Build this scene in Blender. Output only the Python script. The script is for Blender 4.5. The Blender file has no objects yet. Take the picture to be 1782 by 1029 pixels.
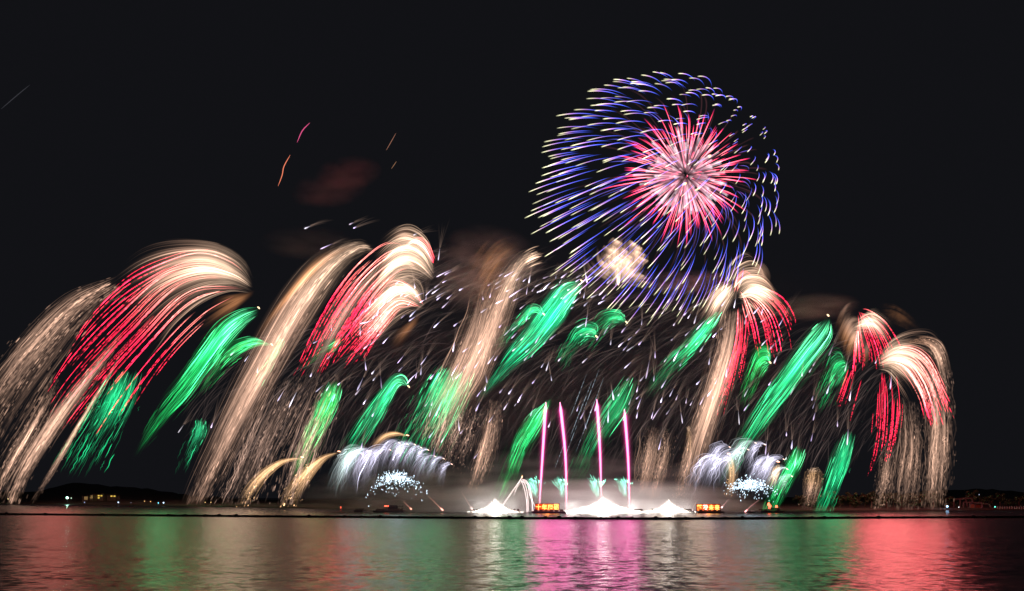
import bpy, math, random
import numpy as np
from mathutils import Vector
sc = bpy.context.scene
COL = sc.collection
R = np.random.default_rng(7)
random.seed(7)

# ---------------------------------------------------------------- camera, sky, exposure
F = 1272.0            # focal length in photograph pixels (photograph 1782 x 1029)
HZ = 866.0            # horizon row
H = 8.0               # eye height over the lake
cam = bpy.data.cameras.new('camera'); co = bpy.data.objects.new('camera', cam); COL.objects.link(co)
cam.sensor_width = 36.0; cam.lens = F / 1782 * 36
cam.shift_y = (HZ - 514.5) / 1782
cam.clip_start = 0.5; cam.clip_end = 20000
co.location = (0, 0, H); co.rotation_euler = (math.radians(90), 0, 0)
sc.camera = co
w = bpy.data.worlds.new('World'); sc.world = w; w.use_nodes = True
nt = w.node_tree; nt.nodes.clear()
wo = nt.nodes.new('ShaderNodeOutputWorld'); bg = nt.nodes.new('ShaderNodeBackground')
sky = nt.nodes.new('ShaderNodeTexSky'); sky.sky_type = 'NISHITA'; sky.sun_disc = False
sky.sun_elevation = math.radians(-9); sky.sun_rotation = math.radians(180)
mixn = nt.nodes.new('ShaderNodeMix'); mixn.data_type = 'RGBA'; mixn.blend_type = 'ADD'
mixn.inputs['Factor'].default_value = 1.0
nt.links.new(sky.outputs[0], mixn.inputs[6]); mixn.inputs[7].default_value = (0.058, 0.060, 0.077, 1)   # night glow of the air
bg.inputs['Strength'].default_value = 0.1
nt.links.new(mixn.outputs[2], bg.inputs['Color']); nt.links.new(bg.outputs[0], wo.inputs['Surface'])
sc.view_settings.view_transform = 'Standard'; sc.view_settings.look = 'None'
sc.view_settings.exposure = 0; sc.view_settings.gamma = 1; sc.view_settings.use_curve_mapping = False
cy = sc.cycles
cy.transparent_max_bounces = 400; cy.max_bounces = 6; cy.glossy_bounces = 2; cy.diffuse_bounces = 1
cy.transmission_bounces = 2; cy.volume_bounces = 0
cy.caustics_reflective = False; cy.caustics_refractive = False
cy.sample_clamp_indirect = 8
cy.use_denoising = True
cy.volume_step_rate = 4.0

# ---------------------------------------------------------------- helpers
def P(px, py, d):
    px = np.asarray(px, float); py = np.asarray(py, float); d = np.asarray(d, float) + 0 * px
    return np.stack([(px - 891) * d / F, d, H + (HZ - py) * d / F], -1)
def V(px, py, d): return Vector(P(px, py, d).tolist())
def base_d(py): return H * F / (py - HZ)       # distance of a point of the water seen at row py

def mat(name, col=(.1, .1, .1), rough=.6, metal=0, noise=0.0, scale=1.0):
    m = bpy.data.materials.new(name); m.use_nodes = True
    n = m.node_tree.nodes; l = m.node_tree.links; b = n['Principled BSDF']
    b.inputs['Base Color'].default_value = (*col, 1); b.inputs['Roughness'].default_value = rough; b.inputs['Metallic'].default_value = metal
    if noise:
        t = n.new('ShaderNodeTexNoise'); t.inputs['Scale'].default_value = scale; t.inputs['Detail'].default_value = 5
        tc = n.new('ShaderNodeTexCoord'); l.new(tc.outputs['Object'], t.inputs['Vector'])
        r = n.new('ShaderNodeValToRGB')
        r.color_ramp.elements[0].color = (*[c * (1 - noise) for c in col], 1); r.color_ramp.elements[1].color = (*[min(1, c * (1 + noise)) for c in col], 1)
        r.color_ramp.elements[0].position = .3; r.color_ramp.elements[1].position = .7
        l.new(t.outputs['Fac'], r.inputs['Fac']); l.new(r.outputs['Color'], b.inputs['Base Color'])
    return m
def emit(name, col, s):
    m = bpy.data.materials.new(name); m.use_nodes = True
    b = m.node_tree.nodes['Principled BSDF']
    b.inputs['Base Color'].default_value = (*[min(1, c) for c in col], 1)
    b.inputs['Emission Color'].default_value = (*col, 1); b.inputs['Emission Strength'].default_value = s
    m.cycles.emission_sampling = 'NONE'
    return m
def glow_material():
    # glowing sparks: they give off light and hide nothing behind them
    m = bpy.data.materials.new('glowing_sparks'); m.use_nodes = True
    n = m.node_tree.nodes; l = m.node_tree.links; n.clear()
    o = n.new('ShaderNodeOutputMaterial'); a = n.new('ShaderNodeAddShader')
    t = n.new('ShaderNodeBsdfTransparent'); e = n.new('ShaderNodeEmission'); at = n.new('ShaderNodeAttribute'); at.attribute_name = 'glow'
    l.new(at.outputs['Color'], e.inputs['Color']); l.new(t.outputs[0], a.inputs[0]); l.new(e.outputs[0], a.inputs[1]); l.new(a.outputs[0], o.inputs['Surface'])
    m.cycles.emission_sampling = 'NONE'
    return m
GLOW = glow_material()
G_FAN, G_GRAIN, G_EACH, G_BURST, G_LAMP = .42, .17, .42, .42, .085      # how strongly each kind of spark burns

def link(name, data, parent=None):
    o = bpy.data.objects.new(name, data); COL.objects.link(o)
    if parent is not None: o.parent = parent; o.matrix_parent_inverse.identity(); o.location = -parent.location if data is not None else (0, 0, 0)
    return o
def tag(o, label=None, cat=None, group=None, kind=None):
    if label: o['label'] = label
    if cat: o['category'] = cat
    if group: o['group'] = group
    if kind: o['kind'] = kind
    return o
def thing(name, label, cat, loc, group=None):
    o = bpy.data.objects.new(name, None); COL.objects.link(o); o.location = loc; o.empty_display_size = .1
    return tag(o, label, cat, group)

def tube_mesh(name, C, rad, col, sides=3):
    """C (K,M,3) centre lines, rad (K,M), col (K,M,3) emitted light -> one mesh of closed tubes"""
    C = np.asarray(C, float); K, M, _ = C.shape
    d = np.gradient(C, axis=1); d /= np.linalg.norm(d, axis=2, keepdims=True) + 1e-9
    ref = np.array([0.05, 1.0, 0.02]); n1 = np.cross(d, ref); n1 /= np.linalg.norm(n1, axis=2, keepdims=True) + 1e-9
    n2 = np.cross(d, n1)
    a = np.arange(sides) * 2 * np.pi / sides
    v = C[:, :, None, :] + rad[:, :, None, None] * (np.cos(a)[None, None, :, None] * n1[:, :, None, :] + np.sin(a)[None, None, :, None] * n2[:, :, None, :])
    v = v.reshape(-1, 3)
    cc = np.repeat(col[:, :, None, :], sides, axis=2).reshape(-1, 3)
    idx = np.arange(K * M * sides).reshape(K, M, sides)
    nx = np.roll(idx, -1, axis=2)
    q = np.stack([idx[:, :-1], nx[:, :-1], nx[:, 1:], idx[:, 1:]], -1).reshape(-1, 4)
    me = bpy.data.meshes.new(name)
    me.vertices.add(len(v)); me.vertices.foreach_set('co', v.astype(np.float32).ravel())
    me.loops.add(q.size); me.loops.foreach_set('vertex_index', q.astype(np.int32).ravel())
    me.polygons.add(len(q)); me.polygons.foreach_set('loop_start', np.arange(0, q.size, 4, dtype=np.int32))
    try: me.polygons.foreach_set('loop_total', np.full(len(q), 4, np.int32))
    except Exception: pass
    at = me.attributes.new('glow', 'FLOAT_COLOR', 'POINT')
    at.data.foreach_set('color', np.concatenate([cc, np.ones((len(cc), 1))], 1).astype(np.float32).ravel())
    me.polygons.foreach_set('use_smooth', np.ones(len(q), bool))
    me.update(); me.validate()
    me.materials.append(GLOW)
    return me

def crv(pts, n=48):
    p = np.asarray(pts, float)
    if len(p) == 2: return p[0] + (p[1] - p[0]) * np.linspace(0, 1, n)[:, None]
    e = np.vstack([2 * p[0] - p[1], p, 2 * p[-1] - p[-2]]); out = []
    for i in range(1, len(e) - 2):
        t = np.linspace(0, 1, 24, endpoint=False)[:, None]
        a, b, c, d = e[i - 1], e[i], e[i + 1], e[i + 2]
        out.append(.5 * (2 * b + (c - a) * t + (2 * a - 5 * b + 4 * c - d) * t ** 2 + (3 * b - a - 3 * c + d) * t ** 3))
    out = np.vstack(out + [p[-1:]])
    s = np.r_[0, np.cumsum(np.linalg.norm(np.diff(out, axis=0), axis=1))]; s /= s[-1]
    x = np.linspace(0, 1, n)
    return np.stack([np.interp(x, s, out[:, 0]), np.interp(x, s, out[:, 1])], 1)

def lerp_grad(grad, t):
    ts = [g[0] for g in grad]; cs = np.array([g[1] for g in grad], float)
    return np.stack([np.interp(t, ts, cs[:, k]) for k in range(3)], -1)

def fan(guides, n, D, grad, t0=(0, .3), t1=(.7, 1), w=.8, M=18, jit=1.0, wob=0.0, thick=None, norm=True, ends=(.08, .25),
        vary=.5, clump=.75, grain=0.0, bead=0.0, u=None, gam=1.0, length=None):
    """streaks laid along a family of guide curves; returns centre lines, radii, colours"""
    g = np.stack([crv(q) for q in guides]); G = len(g)
    gap = np.linalg.norm(np.diff(g, axis=0), axis=2).sum(0)            # width along t
    if thick is None: thick = max(6.0, .5 * gap.mean())
    if u is None:
        u = np.clip(R.normal(.5, .30 * gam, n), -.2, 1.2) if norm else R.random(n)
    n = len(u)
    a = R.uniform(*t0, n)
    b = R.uniform(*t1, n) if length is None else np.minimum(1, a + R.uniform(*length, n))
    q = np.linspace(0, 1, M)[None, :]
    t = a[:, None] + (b - a)[:, None] * q
    ui = u * (G - 1); i0 = np.clip(ui.astype(int), 0, max(G - 2, 0)); fr = (ui - i0)[:, None, None]
    if G == 1: i0[:] = 0; fr = 0 * fr
    tt = np.clip(t, 0, 1) * 47; k0 = np.minimum(tt.astype(int), 46); kf = (tt - k0)[..., None]
    def ev(gi): return g[gi[:, None], k0] * (1 - kf) + g[gi[:, None], k0 + 1] * kf
    xy = ev(i0) if G == 1 else ev(i0) * (1 - fr) + ev(i0 + 1) * fr
    xy = xy + R.normal(0, jit, (n, 1, 2)) * np.minimum(1, .3 + 2 * t[..., None])
    if wob:
        ph = R.uniform(0, 6.28, (n, 1)); fq = R.uniform(1, 3.5, (n, 1))
        xy = xy + np.stack([np.sin(ph + fq * 6 * q), .4 * np.cos(ph * 1.7 + fq * 5 * q)], -1) * wob * R.random((n, 1, 1))
    dz = R.uniform(-1, 1, n) * np.sqrt(np.maximum(.15, 1 - (2 * u - 1) ** 2)) * thick * D / F
    dd = D + dz[:, None] * (.25 + .75 * np.clip(t * 2, 0, 1))
    C = P(xy[..., 0], xy[..., 1], dd)
    fade = np.clip(q / max(ends[0], 1e-3), 0.02, 1) * np.clip((1 - q) / max(ends[1], 1e-3), 0.0, 1)
    br = np.exp(R.normal(0, vary, (n, 1)))
    if norm:      # the embers burn in bunches
        fr_, ph_ = R.uniform(3, 26, 6), R.uniform(0, 6.28, 6); cl = sum(np.sin(f_ * u + p_) for f_, p_ in zip(fr_, ph_)) / 1.7
        br = br * np.exp(clump * 1.2 * np.tanh(cl) - .35 * clump)[:, None]
    col = lerp_grad(grad, t) * (fade * br)[..., None]
    if grain:
        nz = R.random((n, M)); nz = nz ** 2 * 2.2
        col = col * (1 - grain + grain * nz)[..., None]
    if norm:
        gl = np.interp(t, np.linspace(0, 1, 48), np.maximum(gap, 8.0))
        act = n * np.mean(b - a) * .75
        col = col * (gl / (act * 2 * w * .83 * 2 * 1.1))[..., None]
    col = col * (G_FAN if norm else G_EACH)
    rad = np.full((n, M), w) * (.55 + .45 * np.minimum(1, 4 * q * (1 - q) + .3)) * R.uniform(.7, 1.3, (n, 1))
    if bead:
        nb = R.random((n, M)); on = np.where(nb < bead * np.clip((t - .35) * 2.2, 0, .8), .04, 1.0) * np.where(R.random((n, M)) < .12, 2.0, 1.0)
        col = col * on[..., None]; rad = rad * np.where(R.random((n, M)) < .15 * np.clip(t * 2 - .6, 0, 1), 1.55, 1.0)
    rad = rad * dd / F
    wet = C[..., 2] < .3
    C[..., 2] = np.maximum(C[..., 2], .3); col[wet] = 0
    return C, rad, col

def add_fan(parent, name, guides, n, D, grad, kind='stuff', sides=3, **kw):
    C, r, c = fan(guides, n, D, grad, **kw)
    o = link(name, tube_mesh(name, C, r, c, sides), parent)
    if kind: o['kind'] = kind
    return o
def add_each(parent, name, guides, n, D, grad, sides=3, **kw):
    C, r, c = fan(guides, n, D, grad, norm=False, **kw)
    for k in range(len(C)):
        link(name, tube_mesh(name, C[k:k + 1], r[k:k + 1], c[k:k + 1], sides), parent)

def lamp(parent, name, px, py, D, col, power, rad):
    l = bpy.data.lights.new(name, 'POINT'); l.color = col; l.energy = power * G_LAMP; l.shadow_soft_size = rad
    o = bpy.data.objects.new(name, l); COL.objects.link(o); p = V(px, py, D)
    if parent is not None: o.parent = parent; o.location = p - parent.location
    else: o.location = p
    return o

CREAM = np.array((.72, .425, .295)); HEAD = np.array((1.45, .96, .66)); BROWN = np.array((.24, .10, .04)); DUST = np.array((.25, .155, .115))
RED = np.array((1.9, .035, .13)); PINK = np.array((1.7, .42, .36)); GREEN = np.array((.006, .44, .135)); LGREEN = np.array((.07, .74, .29))
DGREEN = np.array((.004, .28, .10)); LILAC = np.array((.72, .64, .88)); SILVER = np.array((.42, .40, .52)); AMBER = np.array((.98, .56, .27))

ANCH = []        # (px, py, phrase) : named neighbours for the labels of the small sparks

# ---------------------------------------------------------------- water, shore, hills
def grid_mesh(name, X, Y, Z):
    n, m = X.shape
    v = np.stack([X, Y, Z], -1).reshape(-1, 3)
    i = np.arange(n * m).reshape(n, m)
    f = np.stack([i[:-1, :-1], i[:-1, 1:], i[1:, 1:], i[1:, :-1]], -1).reshape(-1, 4)
    me = bpy.data.meshes.new(name); me.from_pydata(v.tolist(), [], f.tolist()); me.update()
    for p in me.polygons: p.use_smooth = True
    return me
def water_material():
    m = bpy.data.materials.new('lake_water'); m.use_nodes = True
    n = m.node_tree.nodes; l = m.node_tree.links; b = n['Principled BSDF']
    b.inputs['Base Color'].default_value = (.012, .016, .016, 1); b.inputs['Roughness'].default_value = .27
    b.inputs['IOR'].default_value = 1.333; b.inputs['Specular IOR Level'].default_value = .5
    tc = n.new('ShaderNodeTexCoord')
    acc = None
    for sc_, sl, dt in (((.9, 1.25, 1), .62, 4), ((.12, .17, 1), .15, 3), ((.34, .45, 1), .20, 2)):
        mp = n.new('ShaderNodeMapping'); mp.inputs['Scale'].default_value = sc_
        t = n.new('ShaderNodeTexNoise'); t.inputs['Scale'].default_value = 1.0; t.inputs['Detail'].default_value = dt
        sb = n.new('ShaderNodeVectorMath'); sb.operation = 'SUBTRACT'; sb.inputs[1].default_value = (.5, .5, .5)
        ml = n.new('ShaderNodeVectorMath'); ml.operation = 'MULTIPLY'; ml.inputs[1].default_value = (sl * .8, sl, 0)
        l.new(tc.outputs['Object'], mp.inputs[0]); l.new(mp.outputs[0], t.inputs['Vector']); l.new(t.outputs['Color'], sb.inputs[0]); l.new(sb.outputs[0], ml.inputs[0])
        if acc is None: acc = ml
        else:
            ad = n.new('ShaderNodeVectorMath'); ad.operation = 'ADD'; l.new(acc.outputs[0], ad.inputs[0]); l.new(ml.outputs[0], ad.inputs[1]); acc = ad
    up = n.new('ShaderNodeVectorMath'); up.operation = 'ADD'; up.inputs[1].default_value = (0, 0, 1); l.new(acc.outputs[0], up.inputs[0])
    nz = n.new('ShaderNodeVectorMath'); nz.operation = 'NORMALIZE'; l.new(up.outputs[0], nz.inputs[0]); l.new(nz.outputs[0], b.inputs['Normal'])
    return m
X, Y = np.meshgrid(np.linspace(-6000, 6000, 25), np.r_[-60, 20, 60, 120, 250, 500, 1000, 2500, 6000, 12000])
wt = link('water', grid_mesh('water', X, Y, X * 0)); wt.data.materials.append(water_material()); wt['kind'] = 'structure'
wt['label'] = 'calm dark lake water reflecting coloured firework light'

SHORE = [(-500, 876.3), (-150, 877), (0, 877.6), (150, 879), (300, 881.2), (450, 883.8), (600, 886.6), (750, 889), (900, 890.6), (1100, 891), (1300, 890.6), (1500, 889.8), (1650, 888.8), (1782, 888), (1950, 887.2), (2300, 886)]
RIDGE = [(-500, 850), (-150, 852), (0, 856), (60, 856), (100, 846), (130, 839), (165, 843), (250, 850), (330, 862), (420, 870), (600, 874), (900, 872), (1200, 872), (1400, 866), (1560, 860), (1640, 852), (1700, 851), (1745, 854), (1800, 858), (1950, 850), (2300, 855)]
def ridge_terrain():
    xs = np.linspace(-500, 2300, 260); sh = np.interp(xs, *zip(*SHORE)); rg = np.interp(xs, *zip(*RIDGE)) + .6 * np.sin(xs * .21) + .5 * np.sin(xs * .53 + 1)
    rows = []
    ds = base_d(sh)
    for k, (f, hgt) in enumerate(((0, -.6), (.0, .35), (.02, .8), (.06, 1.5), (.3, .18), (.6, .55), (.85, .85), (1, 1.0), (1.2, .6), (1.6, .0))):
        d = ds + 1.0 + f * 1500
        top = H + (HZ - rg) * (ds + 1501) / F
        z = np.full_like(xs, hgt) if k < 4 else np.maximum(1.2, hgt * top + (R.normal(0, 1.2, len(xs)) if k not in (9,) else 0)) if k < 9 else np.full_like(xs, -1)
        X = (xs - 891) * d / F
        rows.append(np.stack([X, d, z], -1))
    A = np.stack(rows)
    return grid_mesh('hills', A[..., 0], A[..., 1], A[..., 2])
hl = link('hills', ridge_terrain()); hl.data.materials.append(mat('hill_ground', (.035, .04, .028), .95, 0, .5, .02)); hl['kind'] = 'structure'
hl['label'] = 'low dark wooded hills along the far shore'

# ---------------------------------------------------------------- the big shell burst
def big_burst():
    cx, cy, D = 1192, 306, 400
    t = thing('shell_burst', 'big round blue and pink chrysanthemum shell burst with silver heart, highest in the sky', 'firework', V(cx, cy, D))
    def sphere(n):                       # evenly scattered directions, no two stars close together
        out = []
        for k in range(n):
            c = R.normal(0, 1, (14, 3)); c /= np.linalg.norm(c, axis=1, keepdims=True)
            out.append(c[0] if not out else c[np.argmin((c @ np.array(out).T).max(1))])
        return np.array(out)
    def path(dr, R0, tt, wind=52, grav=36, k=1.5):
        a = (1 - np.exp(-k * tt)) / (1 - math.exp(-k)); b = np.maximum(tt - .25, 0) ** 2 / .5625
        x = cx + R0[:, None] * dr[:, :1] * a - wind * b; y = cy - R0[:, None] * dr[:, 2:] * a + grav * b
        return P(x, y, D + R0[:, None] * dr[:, 1:2] * a * D / F)
    def build(name, dr, R0, ta, tb, grad, w, M=14, ends=(.1, .1), taper=(.5, 1), fat=False, **kw):
        n = len(dr); q = np.linspace(0, 1, M)[None]; tt = ta[:, None] + (tb - ta)[:, None] * q
        C = path(dr, R0, tt, **kw)
        fade = np.clip(q / ends[0], .0, 1) * np.clip((1 - q) / ends[1], 0, 1)
        col = lerp_grad(grad, q + 0 * tt) * (fade * np.exp(R.normal(0, .28, (n, 1))))[..., None] * G_BURST
        rad = w * (taper[0] + (taper[1] - taper[0]) * q) * R.uniform(.8, 1.2, (n, 1)) * D / F
        if fat: rad = rad * np.sqrt(np.clip(4 * q * (1 - q), .05, 1))
        for k in range(min(n, 100)): link(name, tube_mesh(name, C[k:k + 1], rad[k:k + 1], col[k:k + 1]), t)
        if n > 100:
            o = link(name, tube_mesh(name, C[100:], rad[100:], col[100:]), t); o['kind'] = 'stuff'
    def shuf(d): return d[R.permutation(len(d))]
    d = shuf(sphere(350)); n = len(d)
    BL = [(0, (.03, .04, .40)), (.3, (.10, .19, 1.5)), (.55, (.35, .28, 1.6)), (.72, (1.1, .5, 1.3)), (.85, (1.5, 1.35, .9)), (1, (1.2, 1.35, .7))]
    build('blue_star_trail', d, R.normal(213, 8, n), R.uniform(.60, .74, n), R.uniform(.93, 1.05, n), BL, .82, ends=(.3, .06), taper=(.45, 1.05))
    d = shuf(sphere(240)); n = len(d)
    RD = [(0, (1.5, .55, .6)), (.3, (2.6, .50, .65)), (.6, (2.5, .18, .40)), (.85, (1.3, .03, .16)), (1, (.5, .05, .6))]
    build('pink_star_trail', d, R.normal(160, 14, n), R.uniform(.12, .30, n), R.uniform(.36, .62, n), RD, .85, ends=(.25, .22), taper=(.6, 1.0), wind=22, grav=24)
    d = sphere(60); n = len(d)
    build('heart_glow', d, R.normal(120, 14, n), R.uniform(.02, .12, n), R.uniform(.3, .5, n), [(0, (.22, .09, .11)), (.6, (.18, .05, .08)), (1, (.05, .006, .015))], 4.2, ends=(.2, .5), taper=(.6, 1.3), wind=14, grav=14)
    d = shuf(sphere(95)); n = len(d)
    VT = [(0, (.4, .08, .5)), (.3, (.14, .13, .75)), (1, (.05, .06, .4))]
    build('violet_star_tip', d, R.normal(150, 9, n), R.uniform(.45, .5, n), R.uniform(.72, .9, n), VT, .65, ends=(.2, .3), taper=(1, .5), wind=45, grav=30)
    d = shuf(sphere(170)); n = len(d)
    SV = [(0, (.14, .07, .09)), (.5, (.30, .19, .22)), (1, (.60, .47, .52))]
    build('silver_heart_trail', d, R.normal(100, 16, n), R.uniform(.03, .26, n), R.uniform(.42, .62, n), SV, 1.7, ends=(.5, .07), taper=(.4, 1.3), wind=12, grav=10)
    # faint brown smoke rays thrown by the burst
    d = sphere(90); n = len(d)
    build('faint_ember_trail', d, R.normal(195, 12, n), R.uniform(.2, .3, n), R.uniform(.6, .8, n), [(0, (.05, .016, .02)), (1, (.03, .010, .012))], 1.6, ends=(.3, .3))
    for px, py in ((1192, 320), (1235, 272)):
        q = np.linspace(0, 1, 8); C = P(px + (q - .5) * 2, py + (q - .5) * 3, D - 30)[None]
        link('bright_core', tube_mesh('bright_core', C, (2.6 * np.sqrt(np.clip(4 * q * (1 - q), .05, 1)) * D / F)[None], np.tile((3.0, 1.1, .35), (1, 8, 1))), t)
    lamp(t, 'burst_light', cx, cy, D, (1, .35, .5), 5e4, 14)
    ANCH.append((cx, cy + 150, 'the big blue and pink shell burst'))
big_burst()

# ---------------------------------------------------------------- cream willows and red palms
def willow(name, label, D, streams, reds=(), light=None, cat='firework', head=None, anchor=None, group=None, glow=None):
    px, py = streams[0]['g'][0][0]
    t = thing(name, label, cat, V(px, min(py, 880), D), group)
    for s in streams:
        s = dict(s); g = s.pop('g'); n = s.pop('n'); gr = s.pop('grad'); nm = s.pop('name', 'ember_trail'); gn = s.pop('grains', 0); gw = s.pop('gw', .75); gb = s.pop('gb', .9)
        if nm in ('cream_crown', 'cream_tail'): s['w'] = s.get('w', .8) * .72; s['jit'] = 2.4; s['vary'] = .8; n = int(n * 1.8)
        if nm.startswith('brown'): s.update(w=2.3, jit=3.0, clump=.2, vary=.35, ends=(.25, .5)); n = int(n * 1.4)
        add_fan(t, nm, g, n, D, gr, **s)
        if nm in ('cream_crown', 'bright_arc', 'cream_tail'):
            add_fan(t, 'soft_glow', g, max(60, n // 3), D, [(q, np.array(c) * (.34 if nm != 'cream_tail' else .30)) for q, c in gr], w=2.6, t0=(0, .2), t1=(.35, .8) if nm != 'cream_tail' else (.7, 1), clump=.35, jit=2.5, vary=.2, M=12, ends=(.08, .6), kind='stuff')
        if gn:
            add_fan(t, 'ember_grain', g, gn * 2, D, [(q, np.array(c) * gb * G_GRAIN / G_FAN) for q, c in gr], w=gw, t0=(0.02, .97), length=(.012, .05), M=5, jit=2.0, vary=.8, ends=(.3, .3), gam=s.get('gam', 1))
    for r in reds:
        r = dict(r); g = r.pop('g'); n = r.pop('n'); gr = r.pop('grad')
        r['w'] = r.get('w', .8) * .85; r['vary'] = .55
        add_each(t, r.pop('name', 'red_trail'), g, n, D - 4, gr, **r)
    if light:
        for li in light: lamp(t, 'burst_light', *li[:2], D, *li[2:])
    if anchor: ANCH.append(anchor)
    return t
RG = [(0, PINK * .9), (.3, PINK), (.5, RED), (.85, RED * .8), (1, RED * .35)]
RG2 = [(0, RED), (.25, PINK), (.45, RED), (.9, RED * .8), (1, RED * .3)]

# far left palm
willow('red_palm_firework', 'cream and red palm burst with its arched crown at far left, blowing left', 800, [
    dict(g=[[(441, 492), (420, 458), (375, 434), (310, 431), (250, 446), (195, 484)], [(440, 498), (410, 474), (360, 455), (300, 462), (240, 490), (190, 520)], [(440, 506), (400, 496), (350, 505), (300, 535), (260, 575), (225, 610)]],
         n=420, grad=[(0, HEAD * .9), (.2, HEAD * .7), (.5, CREAM * .7), (.8, CREAM * .3), (1, CREAM * .04)], t0=(0, .35), t1=(.45, 1), w=.85, jit=1.2, name='cream_crown', ends=(.03, .4), vary=.6),
    dict(g=[[(443, 506), (420, 514), (390, 520), (350, 540)], [(444, 508), (415, 530), (380, 560), (340, 590)]], n=50, grad=[(0, BROWN * 2), (1, BROWN * .3)], t0=(0, .2), t1=(.5, 1), name='brown_fringe'),
    dict(g=[[(205, 480), (125, 512), (62, 566), (0, 640), (-60, 730)], [(205, 488), (140, 530), (80, 590), (22, 660), (-40, 760)], [(230, 495), (160, 556), (95, 640), (40, 720), (0, 790), (-25, 850)]],
         n=300, grains=700, grad=[(0, CREAM * .9), (.25, CREAM * .6), (.6, CREAM * .27), (1, CREAM * .12)], t0=(0, .5), t1=(.6, 1), w=.75, wob=2.5, grain=.5, jit=2, clump=1.3, gam=.75),
    dict(g=[[(92, 640), (40, 735), (0, 800), (-25, 860)], [(118, 668), (65, 765), (25, 835), (0, 878)]], n=110, grains=350, grad=[(0, CREAM * .05), (.3, CREAM * .38), (1, CREAM * .4)], t0=(0, .5), t1=(.6, 1), w=.75, wob=2, grain=.5, clump=1.2, gam=.7),
    dict(g=[[(215, 570), (155, 640), (85, 730), (28, 820), (2, 879)], [(222, 578), (168, 655), (105, 745), (52, 830), (32, 879)]], n=240, grains=700, grad=[(0, CREAM * .25), (.25, CREAM * .75), (.7, CREAM * .75), (1, CREAM * .9)], t0=(0, .5), t1=(.65, 1), w=.8, wob=2.2, grain=.4, gam=.8),
    dict(g=[[(228, 582), (182, 662), (128, 750), (80, 830), (50, 879)], [(180, 690), (140, 740), (100, 810), (64, 865), (56, 879)]], n=70, grains=200, grad=[(0, CREAM * .02), (.3, CREAM * .10), (1, CREAM * .20)], t0=(0, .5), t1=(.65, 1), w=.8, wob=2.5, grain=.5)],
    [dict(g=[[(440, 486), (415, 454), (365, 431), (300, 440), (235, 466), (175, 520), (130, 585)], [(395, 455), (290, 478), (205, 550), (120, 640), (62, 725)], [(430, 500), (330, 505), (240, 590), (150, 690), (95, 760)], [(430, 506), (360, 560), (300, 620), (250, 690), (205, 772)]],
          n=46, grad=RG, t0=(0, .4), t1=(.6, 1), w=.72, M=64, jit=2.8, bead=.45, vary=.35, ends=(.12, .06))],
    light=[(330, 470, (1, .19, .17), 1.1e6, 26), (90, 690, (1, .20, .17), .8e6, 26)], anchor=(200, 650, 'the far left red and cream palm'))

# broad cream willow left of centre
willow('cream_willow_firework', 'broad cream willow plume sweeping down to the water, left of the two red palms', 690, [
    dict(g=[[(652, 428), (622, 418), (586, 430), (546, 458), (508, 503), (474, 556), (440, 620), (398, 700), (352, 800), (317, 882)], [(664, 440), (630, 440), (590, 475), (550, 530), (512, 590), (474, 660), (430, 740), (385, 830), (358, 882)]],
         n=520, grains=1300, grad=[(0, HEAD * .8), (.12, HEAD * .75), (.35, CREAM * 1.1), (.7, CREAM * .75), (1, CREAM * .8)], t0=(0, .55), t1=(.55, 1), w=.85, wob=1.8, grain=.3, gam=.75, name='cream_tail'),
    dict(g=[[(650, 432), (600, 432), (545, 462), (500, 520), (460, 570)], [(648, 432), (590, 438), (520, 498), (465, 560), (430, 620)]], n=130, grad=[(0, HEAD * .3), (.4, BROWN * 2.2), (1, BROWN * .5)], t0=(0, .4), t1=(.6, 1), w=.9, name='brown_fringe'),
    dict(g=[[(664, 440), (655, 455), (640, 475), (600, 510), (560, 570), (520, 640)], [(665, 455), (650, 485), (615, 530), (575, 600), (530, 690)]], n=120, grad=[(0, HEAD * .6), (.3, DUST * 1.6), (1, DUST * .2)], t0=(0, .4), t1=(.6, 1), w=.9, grain=.3),
    dict(g=[[(470, 660), (430, 750), (400, 830), (372, 883)], [(560, 640), (520, 720), (480, 800), (450, 884)]], n=170, grains=500, grad=[(0, DUST * .2), (.3, DUST * .7), (1, DUST * .9)], t0=(0, .6), t1=(.5, 1), w=.8, wob=3, grain=.6),
    dict(g=[[(560, 640), (530, 720), (500, 800), (478, 884)], [(610, 650), (570, 740), (540, 820), (520, 884)]], n=120, grains=400, grad=[(0, DUST * .3), (.4, DUST * 1.1), (1, DUST * 1.2)], t0=(0, .6), t1=(.5, 1), w=.8, wob=3, grain=.6)],
    light=[(400, 720, (1, .66, .45), 6e5, 24)], anchor=(470, 700, 'the broad cream willow plume'))

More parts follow.
